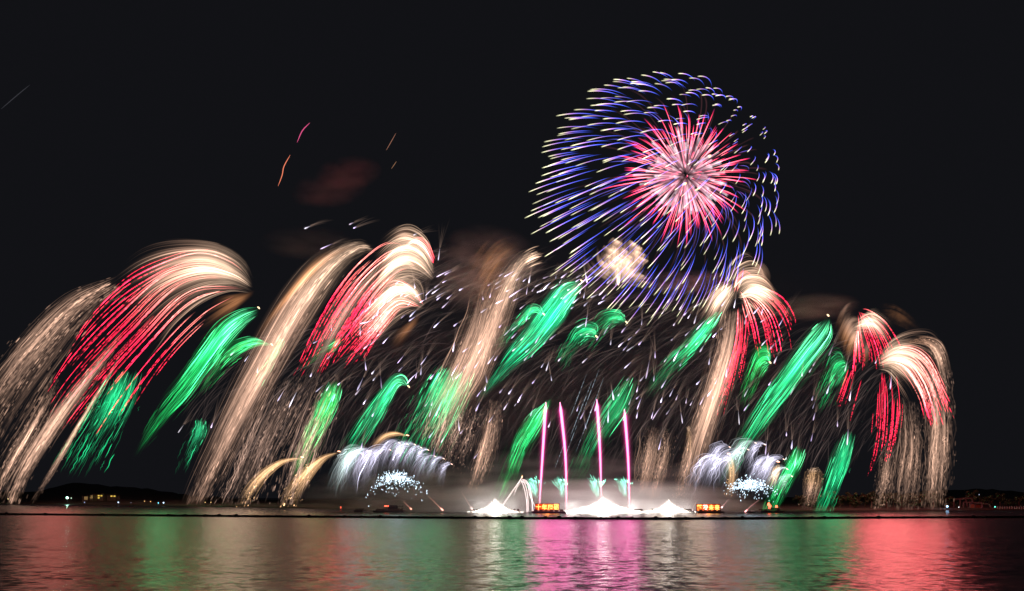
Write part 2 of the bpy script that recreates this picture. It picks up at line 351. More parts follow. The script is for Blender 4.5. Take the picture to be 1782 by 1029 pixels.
# twin red palms
willow('red_palm_firework', 'upper of the twin red palms left of centre, looping red arcs over a cream dome', 520, [
    dict(g=[[(757, 470), (738, 424), (705, 407), (672, 424), (640, 462), (612, 505)], [(757, 484), (730, 446), (700, 438), (670, 458), (640, 500), (610, 545)], [(755, 492), (722, 478), (692, 482), (662, 510), (640, 545), (610, 590)]],
         n=380, grad=[(0, HEAD * .5), (.2, HEAD * .62), (.4, HEAD * .38), (.6, CREAM * .16), (1, CREAM * .03)], t0=(0, .35), t1=(.35, .75), w=.9, jit=1.5, name='cream_crown', ends=(.06, .4)),
    dict(g=[[(725, 415), (708, 403), (692, 408), (678, 424)], [(727, 425), (712, 418), (698, 422), (684, 436)]], n=60, grad=[(0, BROWN * 1.2), (.5, CREAM * .6), (1, BROWN)], t0=(0, .4), t1=(.6, 1), name='brown_cap'),
    dict(g=[[(728, 468), (708, 455), (680, 462), (655, 490), (640, 515)], [(729, 473), (708, 460), (684, 468), (660, 496), (646, 520)]], n=50, grad=[(0, HEAD * .6), (.4, HEAD * 1.1), (1, CREAM * .4)], t0=(0, .3), t1=(.7, 1), name='bright_arc')],
    [dict(g=[[(757, 452), (745, 424), (728, 413), (712, 422), (698, 436)], [(755, 460), (735, 432), (716, 424), (700, 438), (690, 455)]], n=9, grad=[(0, RED), (.5, PINK * 1.2), (1, PINK)], t0=(0, .05), t1=(.6, 1), w=.8, M=24, ends=(.05, .3)),
     dict(g=[[(735, 440), (680, 420), (630, 452), (585, 505), (545, 575), (515, 640), (480, 695)], [(735, 455), (690, 452), (640, 492), (598, 550), (560, 615), (530, 670)], [(735, 480), (695, 480), (655, 520), (625, 565), (600, 605), (580, 650)]],
          n=38, grad=RG, t0=(.02, .4), t1=(.5, 1), w=.72, M=56, jit=2.5, bead=.6, vary=.35, ends=(.1, .06))],
    light=[(590, 600, (1, .17, .15), 7e5, 18)], anchor=(620, 560, 'the twin red palms'))
willow('red_palm_firework', 'lower of the twin red palms left of centre, ending in an orange point', 500, [
    dict(g=[[(739, 533), (727, 497), (692, 488), (655, 516), (612, 568), (562, 603)], [(739, 535), (715, 510), (685, 512), (650, 545), (620, 580), (590, 612)], [(739, 537), (712, 533), (684, 546), (655, 575), (640, 600), (620, 630)]],
         n=340, grad=[(0, HEAD * .9), (.15, HEAD * .8), (.4, HEAD * .45), (.7, CREAM * .32), (1, CREAM * .08)], t0=(0, .3), t1=(.4, .95), w=.85, jit=1.2, name='cream_crown', ends=(.03, .4)),
    dict(g=[[(735, 540), (720, 560), (690, 580), (670, 600)], [(730, 545), (710, 575), (690, 605), (685, 630)]], n=50, grad=[(0, BROWN * 1.6), (1, BROWN * .2)], t0=(0, .3), t1=(.6, 1), name='brown_fringe')],
    [dict(g=[[(733, 525), (712, 496), (690, 484), (668, 492)], [(738, 532), (716, 504), (690, 498), (660, 510)]], n=8, grad=[(0, RED), (.5, PINK), (1, PINK * .8)], t0=(0, .2), t1=(.6, 1), w=.75, M=24, ends=(.05, .3)),
     dict(g=[[(735, 530), (690, 500), (640, 535), (600, 575), (558, 612)], [(732, 535), (690, 530), (650, 575), (615, 615), (585, 655)], [(700, 530), (685, 548), (660, 580), (640, 620)]],
          n=40, grad=[(0, PINK), (.5, PINK * .9), (.7, RED), (1, RED * .4)], t0=(0, .35), t1=(.55, 1), w=.8, M=48, jit=2.2, bead=.5, vary=.35, ends=(.1, .06))],
    light=[(690, 540, (1, .4, .25), 2.5e5, 14)])

# centre cream willows
willow('cream_willow_firework', 'forked cream willow plume in the middle with a frayed bright tip beside the blue burst', 420, [
    dict(g=[[(936, 434), (905, 446), (872, 490), (840, 560), (800, 640), (762, 710), (730, 770)], [(944, 452), (915, 470), (892, 520), (868, 590), (835, 670), (800, 740), (775, 800)]],
         n=330, grains=800, grad=[(0, HEAD * .95), (.10, HEAD * .6), (.3, CREAM * .6), (.6, CREAM * .45), (1, CREAM * .2)], t0=(0, .5), t1=(.5, 1), w=.9, wob=1.5, grain=.3, ends=(.03, .3), name='cream_tail'),
    dict(g=[[(836, 480), (822, 540), (800, 600), (770, 665), (735, 730), (712, 770)], [(872, 500), (862, 570), (845, 640), (812, 700), (780, 760)]],
         n=260, grains=700, grad=[(0, BROWN * .4), (.2, CREAM * .5), (.5, CREAM * .65), (1, CREAM * .25)], t0=(0, .5), t1=(.5, 1), w=.9, wob=1.5, grain=.3, gam=.8, name='cream_tail'),
    dict(g=[[(905, 405), (860, 420), (820, 470), (790, 520)], [(915, 440), (880, 470), (850, 520), (820, 570)]], n=110, grad=[(0, BROWN * .5), (.4, BROWN * .9), (1, BROWN * .1)], t0=(0, .5), t1=(.5, 1), w=1.1, name='brown_fringe', grain=.3),
    dict(g=[[(946, 430), (925, 437), (900, 452)], [(948, 452), (930, 458), (905, 470)]], n=26, grad=[(0, CREAM * .6), (.5, HEAD * .6), (1, CREAM * .1)], t0=(0, .3), t1=(.6, 1), w=.8, name='frayed_tip', ends=(.2, .3))],
    light=[(850, 560, (1, .72, .5), 1.6e5, 14)], anchor=(830, 560, 'the forked cream willow in the middle'))
willow('cream_willow_firework', 'dim cream plume hanging over the smoke between the leftmost white fountain and green comets', 400, [
    dict(g=[[(850, 690), (838, 750), (822, 810), (806, 862)], [(880, 690), (868, 760), (852, 820), (838, 866)]], n=170, grains=500, grad=[(0, DUST * .3), (.3, CREAM * .55), (.7, CREAM * .5), (1, CREAM * .15)], t0=(0, .6), t1=(.5, 1), w=.85, wob=2, grain=.4, gam=.8),
    dict(g=[[(760, 690), (748, 740), (730, 790)], [(840, 700), (825, 760), (800, 830)]], n=110, grains=400, grad=[(0, DUST * .2), (.4, DUST * .8), (1, DUST * .2)], t0=(0, .6), t1=(.5, 1), w=.85, wob=2, grain=.5)],
    light=[(850, 800, (1, .8, .62), 7e4, 8)])

# golden bouquet under the shell burst
def bouquet():
    D = 410
    t = thing('golden_bouquet_firework', 'soft golden bouquet of overlapping puffs just below the big burst', 'firework', V(1075, 494, D))
    add_fan(t, 'golden_glow', [[(1074, 496), (1062, 475), (1044, 455), (1040, 428)], [(1075, 494), (1072, 460), (1072, 435), (1084, 408)], [(1078, 494), (1094, 470), (1104, 445), (1100, 420)], [(1080, 496), (1104, 485), (1124, 482), (1126, 468)]], 320, D,
            [(0, HEAD * 1.3), (.3, HEAD * .9), (.7, CREAM * 1.0), (1, CREAM * .5)], t0=(0, .5), t1=(.5, 1), w=2.4, jit=3, ends=(.05, .45), clump=.1, vary=.3)
    for k in range(34):
        tx = R.uniform(1044, 1124); ty = R.uniform(412, 484); ty = max(ty, 408 + abs(tx - 1088) * .75)
        l = R.uniform(14, 24); a_ = R.uniform(.5, 1.3); dx_, dy_ = -math.cos(a_) * l, math.sin(a_) * l
        add_fan(t, 'puff', [[(tx - 6, ty - 3), (tx - 6 + dx_ * .5, ty - 3 + dy_ * .4), (tx - 6 + dx_, ty - 3 + dy_)], [(tx + 6, ty + 4), (tx + 6 + dx_ * .5, ty + 4 + dy_ * .5), (tx + 6 + dx_, ty + 4 + dy_)]], 46, D, [(0, HEAD * .75), (.35, CREAM * .6), (1, CREAM * .06)], t0=(0, .12), t1=(.6, 1), w=1.7, kind=None, ends=(.05, .5), clump=.1, vary=.25)
    add_fan(t, 'bright_core', [[(1075, 498), (1074, 485), (1072, 470)], [(1077, 498), (1080, 484), (1086, 470)]], 40, D, [(0, HEAD * .6), (.3, HEAD * 1.8), (1, HEAD * .2)], t0=(0, .1), t1=(.6, 1), w=1.0)
    ANCH.append((1080, 500, 'the golden bouquet'))
bouquet()

# right of centre palm
willow('red_palm_firework', 'red palm right of the big burst with white hot heart and beaded red tails', 430, [
    dict(g=[[(1272, 488), (1245, 505), (1225, 530), (1205, 560)], [(1282, 500), (1262, 530), (1250, 560), (1235, 590)]], n=150, grad=[(0, HEAD * 1.6), (.3, HEAD * 1.1), (.7, CREAM * .5), (1, CREAM * .1)], t0=(0, .3), t1=(.5, 1), w=1.0, name='cream_crown', ends=(.05, .3)),
    dict(g=[[(1268, 492), (1285, 470), (1310, 462), (1328, 478), (1332, 500)], [(1285, 515), (1310, 500), (1335, 506), (1360, 530), (1372, 556)], [(1285, 520), (1305, 520), (1325, 535), (1340, 560)]], n=220, grad=[(0, HEAD * 1.5), (.2, HEAD), (.6, CREAM * .45), (1, BROWN * .5)], t0=(0, .3), t1=(.5, 1), w=1.0, name='cream_crown', ends=(.05, .35)),
    dict(g=[[(1258, 530), (1248, 600), (1225, 680), (1195, 770), (1172, 860)], [(1296, 535), (1286, 610), (1262, 690), (1235, 780), (1212, 868)]], n=360, grains=900, grad=[(0, CREAM * .6), (.2, CREAM * .95), (.6, CREAM * .7), (1, CREAM * .45)], t0=(0, .55), t1=(.5, 1), w=.85, wob=1.5, grain=.3, gam=.8, name='cream_tail'),
    dict(g=[[(1300, 470), (1322, 460), (1335, 480), (1330, 505)], [(1300, 480), (1318, 474), (1326, 488), (1322, 508)]], n=50, grad=[(0, CREAM * .6), (.5, CREAM * .6), (1, BROWN)], t0=(0, .3), t1=(.6, 1), w=1.2, name='brown_cap')],
    [dict(g=[[(1290, 520), (1320, 500), (1358, 512), (1380, 540), (1389, 572)], [(1290, 520), (1318, 515), (1348, 540), (1366, 580), (1372, 620)], [(1288, 515), (1305, 520), (1330, 560), (1340, 610), (1346, 640)], [(1285, 500), (1295, 540), (1305, 580), (1312, 620)]], n=32, grad=RG, t0=(0, .3), t1=(.65, 1), w=.7, M=48, jit=2, bead=.5, vary=.35, ends=(.15, .05)),
     dict(g=[[(1278, 520), (1276, 580), (1262, 640), (1242, 700), (1222, 740)], [(1292, 520), (1290, 590), (1276, 650), (1262, 710), (1254, 756)], [(1300, 520), (1302, 570), (1298, 620), (1288, 660)]], n=26, grad=[(0, PINK), (.25, RED), (1, RED * .6)], t0=(.05, .5), t1=(.45, 1), w=.72, M=60, jit=2, bead=.7, vary=.35, ends=(.1, .05)),
     dict(g=[[(1275, 510), (1280, 485), (1292, 470), (1302, 478)], [(1285, 510), (1296, 490), (1310, 482), (1320, 490)]], n=9, grad=[(0, PINK), (1, RED)], t0=(0, .3), t1=(.7, 1), w=.7, M=20, ends=(.2, .1))],
    light=[(1285, 560, (1, .42, .32), 4e5, 15), (1215, 800, (1, .75, .55), 1.0e5, 9)], anchor=(1270, 600, 'the white hearted red palm'))
# far right palms
willow('red_palm_firework', 'red palm with brown cream dome, upper of the pair at far right', 450, [
    dict(g=[[(1494, 540), (1475, 545), (1462, 570), (1455, 600)], [(1508, 575), (1488, 575), (1475, 600), (1470, 628)], [(1512, 580), (1505, 600), (1500, 625), (1496, 645)]], n=170, grad=[(0, CREAM * .8), (.3, CREAM * .75), (.6, BROWN * 1.6), (1, BROWN * .3)], t0=(0, .35), t1=(.5, 1), w=1.1, name='brown_crown', ends=(.1, .35)),
    dict(g=[[(1490, 560), (1515, 548), (1540, 562), (1560, 590)], [(1480, 575), (1515, 572), (1535, 595), (1545, 620)]], n=130, grad=[(0, HEAD * .7), (.3, HEAD * .8), (.7, CREAM * .4), (1, CREAM * .05)], t0=(0, .3), t1=(.5, 1), w=1.0, name='cream_crown', ends=(.1, .35)),
    dict(g=[[(1540, 550), (1575, 565), (1600, 582)], [(1520, 535), (1560, 540), (1610, 580)]], n=60, grad=[(0, BROWN * .4), (.5, BROWN * .35), (1, BROWN * .1)], t0=(0, .5), t1=(.5, 1), name='brown_fringe', grain=.6)],
    [dict(g=[[(1495, 538), (1512, 540), (1540, 560), (1562, 592), (1570, 612)], [(1495, 545), (1515, 560), (1536, 595), (1548, 630), (1552, 650)], [(1494, 540), (1500, 575), (1508, 610), (1508, 640)], [(1490, 590), (1486, 620), (1478, 650), (1465, 690)]], n=26, grad=RG2, t0=(0, .2), t1=(.7, 1), w=.8, M=44, jit=2, bead=.45, vary=.3, ends=(.08, .05)),
     dict(g=[[(1478, 640), (1465, 680), (1450, 720)], [(1500, 660), (1488, 700), (1478, 740)]], n=6, grad=[(0, RED * .6), (1, RED * .7)], t0=(0, .2), t1=(.7, 1), w=.8, M=40, bead=.9)],
    light=[(1520, 620, (1, .18, .2), 5e5, 14)], anchor=(1470, 680, 'the upper far right red palm'))
willow('red_palm_firework', 'red palm at far right edge of the display, red tails over a sandy cream curtain', 440, [
    dict(g=[[(1526, 628), (1555, 600), (1590, 592), (1622, 600), (1640, 625)], [(1526, 634), (1560, 618), (1595, 628), (1622, 655), (1635, 690)], [(1528, 640), (1552, 640), (1580, 665), (1600, 700)]], n=300, grad=[(0, HEAD * 1.3), (.2, HEAD * 1.0), (.55, CREAM * .6), (1, CREAM * .1)], t0=(0, .3), t1=(.45, 1), w=.95, name='cream_crown', ends=(.05, .4)),
    dict(g=[[(1572, 594), (1608, 588), (1636, 600), (1650, 640), (1658, 700)], [(1580, 600), (1612, 602), (1628, 625), (1636, 660), (1640, 700)]], n=110, grains=200, grad=[(0, BROWN * .8), (.4, CREAM * .75), (.6, CREAM * .35), (1, DUST * .3)], t0=(0, .4), t1=(.5, 1), w=1.0, grain=.3, name='sandy_cap'),
    dict(g=[[(1600, 640), (1612, 720), (1610, 800), (1604, 889)], [(1648, 640), (1656, 720), (1654, 800), (1646, 889)]], n=200, grains=1100, grad=[(0, DUST * .8), (.4, CREAM * .40), (1, CREAM * .48)], t0=(0, .7), t1=(.4, 1), w=.85, wob=3, grain=.6, gam=.85, name='sandy_curtain'),
    dict(g=[[(1560, 680), (1566, 760), (1556, 830), (1550, 889)], [(1600, 700), (1604, 780), (1600, 840), (1592, 889)]], n=150, grains=900, grad=[(0, DUST * .3), (.4, CREAM * .30), (1, CREAM * .32)], t0=(0, .7), t1=(.4, 1), w=.85, wob=3, grain=.6, name='sandy_curtain'),
    dict(g=[[(1538, 760), (1530, 820), (1518, 889)], [(1556, 760), (1550, 830), (1540, 889)]], n=80, grains=400, grad=[(0, DUST * .2), (.5, CREAM * .32), (1, CREAM * .4)], t0=(0, .7), t1=(.4, 1), w=.85, wob=3, grain=.6, name='sandy_curtain')],
    [dict(g=[[(1530, 628), (1575, 604), (1615, 622), (1645, 680), (1672, 735)], [(1530, 632), (1580, 625), (1612, 662), (1630, 715), (1642, 760)], [(1532, 634), (1565, 640), (1598, 690), (1612, 745)]], n=38, grad=[(0, PINK * .8), (.6, PINK), (.8, RED), (1, RED * .5)], t0=(0, .3), t1=(.65, 1), w=.8, M=44, jit=2, bead=.35, vary=.35, ends=(.12, .05)),
     dict(g=[[(1528, 640), (1524, 700), (1518, 770), (1506, 830)], [(1536, 640), (1540, 710), (1534, 780), (1512, 850)], [(1552, 650), (1558, 700), (1552, 770), (1536, 830)], [(1566, 655), (1572, 690), (1572, 720), (1566, 760)]], n=32, grad=[(0, RED * .8), (1, RED * .75)], t0=(0, .65), t1=(.4, 1), w=.66, M=60, jit=2, bead=.9, vary=.35, ends=(.1, .05))],
    light=[(1610, 680, (1, .13, .15), .80e6, 15), (1540, 740, (1, .18, .18), .62e6, 15)], anchor=(1530, 760, 'the far right red tails'))
# low right cream plumes
willow('cream_willow_firework', 'low dim cream plume rising from the smoke beside the rightmost pink comet', 385, [
    dict(g=[[(1124, 735), (1114, 800), (1102, 864)], [(1172, 745), (1158, 810), (1142, 870)]], n=260, grains=700, grad=[(0, DUST * .2), (.3, CREAM * .6), (.8, CREAM * .55), (1, CREAM * .3)], t0=(0, .6), t1=(.5, 1), w=.9, wob=2, grain=.3, gam=.9),
    dict(g=[[(1196, 738), (1192, 780), (1178, 830), (1166, 868)], [(1200, 738), (1206, 790), (1200, 840), (1192, 868)]], n=110, grains=300, grad=[(0, HEAD * .9), (.12, AMBER * .5), (.4, CREAM * .35), (1, CREAM * .3)], t0=(0, .5), t1=(.5, 1), w=.85, wob=2, grain=.3)],
    light=[(1150, 830, (1, .8, .62), 8e4, 8)])
willow('cream_willow_firework', 'small low amber plume with rounded top between two green comets at right', 385, [
    dict(g=[[(1416, 812), (1406, 822), (1402, 850), (1396, 885)], [(1419, 812), (1430, 826), (1424, 858), (1412, 889)]], n=120, grains=250, grad=[(0, HEAD), (.2, AMBER * .45), (.6, CREAM * .45), (1, CREAM * .3)], t0=(0, .5), t1=(.5, 1), w=.85, wob=1.5, grain=.3)])

# ---------------------------------------------------------------- green comets
def green(label, D, ga, gb, n=130, b=1.0, tone=GREEN * 1.25, tip=True, dotted=False, light=0, anchor=None, wob=.8, mid=None):
    t = thing('green_comet_firework', label, 'firework', V(*ga[0], D), 'green comets drifting in the wind')
    tone = tone * np.array((R.uniform(.5, 3.5), R.uniform(.85, 1.1), R.uniform(.6, 1.35)))      # no two burn quite the same green
    gs = [ga, gb] if mid is None else [ga, mid, gb]
    hd = LGREEN if tip else tone
    add_fan(t, 'green_tail', gs, int(n * 1.8), D, [(0, hd * .9 * b), (.12, (hd * .5 + tone * .3) * b), (.4, tone * .48 * b), (.75, tone * .26 * b), (1, tone * .04 * b)], t0=(0, .5) if not dotted else (0, .7), t1=(.42, 1), w=.5, jit=1.8, wob=wob, vary=.9, gam=.72, clump=.9, grain=.3 if not dotted else .55, ends=(.04, .45))
    ge = []
    for q_ in (ga, gb):
        p0, p1 = np.array(q_[-2], float), np.array(q_[-1], float); dv = (p1 - p0) / np.linalg.norm(p1 - p0); dv = dv * .8 + np.array((-.12, .3)); dv /= np.linalg.norm(dv); L_ = 34 + .22 * math.dist(q_[0], q_[-1])
        ge.append([q_[len(q_) // 2], q_[-1], tuple(p1 + dv * L_)])
    add_fan(t, 'fading_tail', ge, int(n * .8), D, [(0, tone * .2 * b), (.45, tone * .26 * b), (1, tone * .06 * b)], t0=(0, .7), length=(.12, .5), w=.5, jit=2.5, wob=1.0, vary=.9, gam=.95, clump=.6, ends=(.15, .35))
    add_fan(t, 'green_glow', gs, max(40, n // 2), D, [(0, hd * .7 * b), (.3, tone * .55 * b), (.7, tone * .32 * b), (1, tone * .03 * b)], t0=(0, .4), t1=(.45, 1), w=2.0, jit=2.5, vary=.3, gam=.7, clump=.4, ends=(.08, .5))
    add_each(t, 'bright_strand', gs, max(14, int(n * .38)), D, [(0, (LGREEN * 1.2 + .10) * b), (.5, (LGREEN * .6 + tone * .5) * b), (1, tone * .5 * b)], t0=(0, .8), length=(.06, .38), w=.45, M=10, jit=2.0, vary=.75, ends=(.2, .3))
    if tip:
        x, y = ga[0]
        q = np.linspace(0, 1, 7); C = P(x + (q - .5) * 4, y + 1 + (q - .5) * 4, D)[None]
        link('burning_head', tube_mesh('burning_head', C, (1.6 * np.sqrt(np.clip(4 * q * (1 - q), .05, 1)) * D / F)[None], np.tile((1.1, .8, .45), (1, 7, 1))), t)
    if light: lamp(t, 'burst_light', light[1], light[2], D, (.12, 1, .36), light[0], 14)
    if anchor: ANCH.append((*gb[1], anchor))
green('long green comet under the far left palm, its tail bent down to the left', 640, [(450, 535), (420, 541), (385, 562), (352, 605), (315, 655), (285, 692), (272, 716)], [(452, 546), (425, 570), (395, 605), (358, 655), (325, 700), (292, 730)], n=240, b=1.5, light=(3.2e5, 275, 690), anchor='the long green comet at left')
green('short green hook comet touching the broad cream plume', 600, [(473, 599), (445, 588), (410, 594), (382, 615), (368, 640)], [(473, 602), (448, 604), (420, 618), (398, 636), (388, 645)], n=100, b=1.1, anchor='the short green hook comet')
green('dark green shower of broken strokes below the far left palm', 680, [(196, 640), (170, 690), (145, 735), (122, 770)], [(250, 645), (238, 690), (218, 735), (196, 775)], n=110, b=.75, tip=False, dotted=True, wob=2.5)
green('small dim patch of green strokes beside the broad cream plume', 640, [(340, 725), (332, 750), (318, 785)], [(362, 730), (358, 755), (345, 782)], n=45, b=.55, tip=False, dotted=True, wob=2)
green('faint green wisp where the cream plume crosses the hook comet', 600, [(490, 585), (478, 600), (465, 625), (450, 650)], [(497, 590), (488, 612), (474, 640)], n=40, b=.6, tip=False)
green('faint green wisp under the lower twin palm', 500, [(590, 585), (570, 600), (552, 612)], [(600, 590), (580, 608), (555, 622)], n=40, b=.5, tip=False)
green('green shower left of the silver fan, its top under the twin palms', 480, [(572, 660), (556, 690), (538, 730), (522, 768)], [(598, 664), (590, 700), (572, 740), (548, 785)], n=190, b=1.1, tip=False, dotted=True, anchor='the green shower left of the silver fan')
green('green hooked comet with an orange point, above the left silver fan', 450, [(711, 672), (704, 652), (686, 652), (660, 682), (632, 720), (602, 768)], [(712, 674), (694, 672), (678, 700), (658, 738), (634, 775)], n=200, b=1.0, light=(.8e5, 650, 720), anchor='the green hooked comet')
green('wide green and cream shower above the left silver fan, right of the hooked comet', 430, [(765, 630), (742, 665), (722, 705), (704, 740)], [(826, 650), (812, 690), (792, 735), (765, 785)], n=260, b=.95, tip=False, dotted=True, light=(1.2e5, 735, 700), anchor='the wide green shower')
green('largest green comet, its bright tip left of the golden bouquet', 400, [(1012, 488), (978, 492), (948, 525), (915, 570), (884, 608), (868, 634)], [(1018, 496), (1000, 528), (968, 575), (930, 615), (892, 642)], n=300, b=1.5, light=(.9e5, 900, 600), anchor='the largest green comet')
green('small green hook comet against the largest green comet', 398, [(946, 546), (938, 530), (920, 530), (902, 550), (884, 572)], [(945, 550), (932, 545), (918, 556), (900, 576)], n=90, b=1.1)
green('green puff comet with an orange point, right one of two below the golden bouquet', 405, [(1090, 560), (1080, 540), (1060, 536), (1042, 545), (1032, 560)], [(1090, 563), (1074, 566), (1062, 574), (1052, 584)], n=120, b=.75)
green('green puff comet, left one of two below the golden bouquet', 405, [(1038, 585), (1040, 566), (1020, 560), (1000, 570), (986, 592)], [(1036, 588), (1024, 588), (1012, 598), (1002, 612)], n=130, b=.9, anchor='the two green puffs')
green('slanting green comet hanging from the white hearted red palm', 425, [(1244, 540), (1222, 562), (1190, 598), (1164, 622), (1150, 640)], [(1260, 542), (1236, 580), (1208, 616), (1176, 646)], n=200, b=1.15, tip=False, anchor='the slanting green comet')
green('green puff comet standing between the white hearted palm and the long right comet', 420, [(1340, 630), (1336, 602), (1318, 602), (1304, 630), (1296, 655)], [(1341, 632), (1336, 640), (1326, 656), (1316, 675)], n=110, b=.8, anchor='the green puff at right')
green('long bright green comet crossing down the right side, tip up', 410, [(1441, 548), (1410, 578), (1372, 628), (1335, 680), (1306, 725), (1285, 765)], [(1448, 560), (1446, 592), (1410, 640), (1372, 690), (1340, 730), (1310, 772)], n=320, b=1.35, light=(.6e5, 1360, 650), anchor='the long green comet at right')
green('green puff comet just left of the far right red palms', 430, [(1470, 632), (1462, 614), (1444, 620), (1432, 650)], [(1476, 636), (1474, 650), (1464, 672), (1450, 692)], n=110, b=.65, tip=False)
green('fine green shower between amber plume and far right red tails', 400, [(1470, 748), (1452, 790), (1438, 830), (1420, 880)], [(1492, 752), (1480, 800), (1462, 850), (1446, 884)], n=150, b=.95, tip=False, dotted=True, light=(.75e5, 1450, 800), anchor='the fine green shower at right')
green('short green comet right of the right silver fan', 385, [(1380, 772), (1368, 800), (1350, 835), (1335, 870)], [(1404, 782), (1396, 806), (1378, 840), (1356, 884)], n=140, b=1.0, tip=False)
green('green comet right of the dim plume, leaning toward the leftmost pink comet', 390, [(950, 698), (922, 722), (896, 762), (876, 815)], [(962, 692), (944, 740), (920, 780), (900, 826)], n=230, b=1.1, tip=False, dotted=True, light=(.8e5, 895, 780), anchor='the green comet left of the pink ones')
green('faint green shower crossing behind the pink comets', 400, [(1088, 650), (1060, 690), (1028, 740), (1000, 800)], [(1112, 660), (1094, 710), (1060, 760), (1030, 812)], n=170, b=.6, tip=False, dotted=True, anchor='the faint green shower behind the pink comets')

# ---------------------------------------------------------------- low fireworks over the rafts
def volume_emit(name, col, s):
    m = bpy.data.materials.new(name); m.use_nodes = True; n = m.node_tree.nodes; l = m.node_tree.links; n.clear()
    o = n.new('ShaderNodeOutputMaterial'); e = n.new('ShaderNodeEmission'); e.inputs['Color'].default_value = (*col, 1); e.inputs['Strength'].default_value = s
    l.new(e.outputs[0], o.inputs['Volume']); return m
M_FIRE = volume_emit('white_fountain_fire', (1, .88, .76), .35)
def mesh_obj(name, vf, m, parent=None):
    me = bpy.data.meshes.new(name); me.from_pydata([tuple(p) for p in vf[0]], [], vf[1]); me.update(); me.materials.append(m)
    return link(name, me, parent)
def fountain(label, cx, hp, half, D, n, power):
    t = thing('fountain_firework', label, 'firework', V(cx, 892, D), 'white fountains on the water')
    s = R.random(n) ** 1.3; ph = R.uniform(0, 6.283, n); M = 10; q = np.linspace(0, 1, M)[None]
    h = hp * (1 - s) ** 1.9 * R.uniform(.55, 1.02, n) + R.uniform(.8, 2.4, n)
    xr = s[:, None] * half * (1 - .10 * q); x = cx + xr * np.cos(ph)[:, None] + 0 * q
    y = 891.7 - h[:, None] * q
    C = P(x, y, D) ; C[..., 1] += (xr * np.sin(ph)[:, None] * .35) * D / F
    C[..., 2] = np.maximum(C[..., 2], .5)
    col = np.ones((n, M, 1)) * np.array((1.0, .90, .80)) * (.30 + .25 * (1 - q[..., None])) * np.clip((1.03 - q[..., None]) / .3, 0.05, 1)
    o = link('spark_jet', tube_mesh('spark_jet', C, np.full((n, M), 1.0 * D / F), col), t); o['kind'] = 'stuff'
    nr, na = 12, 28; v = []; f = []
    for i in range(nr + 1):
        si = (i + .02) / nr; z = max(.5, hp * (1 - min(1, si)) ** 1.9 * .93) if i < nr else .35
        for j in range(na):
            a = 2 * math.pi * j / na; p = P(cx + si * half * .97 * math.cos(a), 891.8, D); v.append((p[0], D + si * half * .34 * math.sin(a) * D / F, z * D / F))
    for i in range(nr):
        for j in range(na): f.append((i * na + j, (i + 1) * na + j, (i + 1) * na + (j + 1) % na, i * na + (j + 1) % na))
    f.append(tuple(range(na))); b0 = len(v); v.append((float(P(cx, 891, D)[0]), D, .3)); f += [(nr * na + (j + 1) % na, nr * na + j, b0) for j in range(na)]
    mesh_obj('glowing_body', (v, f), M_FIRE, t)
    for q_ in (-.55, 0, .55):
        lamp(t, 'fountain_light', cx + q_ * half, 891 - hp * (.5 if q_ == 0 else .3), D + 19, (1, .94, .88), power * (.4 if q_ == 0 else .3), 3.5)
fountain('left and smallest of three blinding white fountains on the water', 862, 24, 52, 377, 420, 1.25e5)
fountain('tallest of three blinding white fountains, under the third pink comet', 1050, 27, 96, 377, 800, 2.3e5)
fountain('white fountain standing next to the right hand orange sign', 1164, 22, 56, 377, 420, 1.25e5)

def pink(label, x0, y0, x1, y1, xm):
    D = 380; t = thing('pink_comet_firework', label, 'firework', V(x0, y0, D), 'pink comets shot straight up')
    c = crv([(x0, y0), (xm, (y0 + y1) / 2), (x1, y1)], 40); q = np.linspace(0, 1, 40)
    C = P(c[:, 0], c[:, 1], D)[None]
    r = (.9 + 1.3 * q) * np.clip((1.01 - q) * 12, .25, 1)
    col = lerp_grad([(0, (.5, .2, .2)), (.25, (1.0, .35, .5)), (.5, (1.2, .35, .65)), (1, (1.3, .42, .75))], q)[None]
    link('glowing_core', tube_mesh('glowing_core', C, (r * D / F)[None], col, 6), t)
    for k, b in ((1.6, .34), (2.4, .13), (3.6, .04), (5.5, .010)):
        link('pink_glow', tube_mesh('pink_glow', C, (r * k * D / F)[None], np.tile(np.array((.9, .06, .35)) * b, (1, 40, 1)) * np.clip(q * 3, 0, 1)[None, :, None] * np.clip((1 - q) * 14, .1, 1)[None, :, None], 10), t)
    lamp(t, 'comet_light', (x0 + x1) / 2, y0 * .40 + y1 * .60, D - 22, (1, .15, .48), 2.0e5, 7)
pink('leftmost of four pink comets, leaning right above the left orange sign', 938, 890, 950, 700, 944)
pink('second pink comet from the left, leaning to the left', 986, 890, 974.5, 700, 984)
pink('third and tallest pink comet, rising from the tallest white fountain', 1046.5, 868, 1038.5, 695, 1044)
pink('rightmost of four pink comets', 1095.5, 884, 1086.5, 712, 1093)
for k, (x, y) in enumerate(((938, 845), (985, 845), (1045, 845), (1094, 845))):
    nm = ['leftmost', 'second', 'third', 'rightmost'][k]
    t = thing('green_spray_firework', f'small mint green spray at the foot of the {nm} pink comet', 'firework', V(x, y + 12, 380), 'mint green sprays')
    mint = np.array((.5, 2.0, 1.4))
    add_fan(t, 'mint_spark', [[(x - 6, y + 22), (x - 14, y + 4), (x - 27, y - 10)], [(x - 3, y + 20), (x - 4, y), (x - 8, y - 22)]], 150, 378, [(0, mint * .25), (.5, mint * .9), (1, mint * .25)], t0=(0, .7), length=(.15, .4), w=.5, jit=2.0, vary=.8, clump=.3)
    add_fan(t, 'mint_spark', [[(x - 5, y - 2), (x - 14, y - 10), (x - 28, y - 12)], [(x, y + 6), (x + 8, y - 6), (x + 10, y - 14)]], 20, 379, [(0, mint * .6), (1, mint * .2)], t0=(.2, .6), length=(.15, .3), w=.5, jit=2)

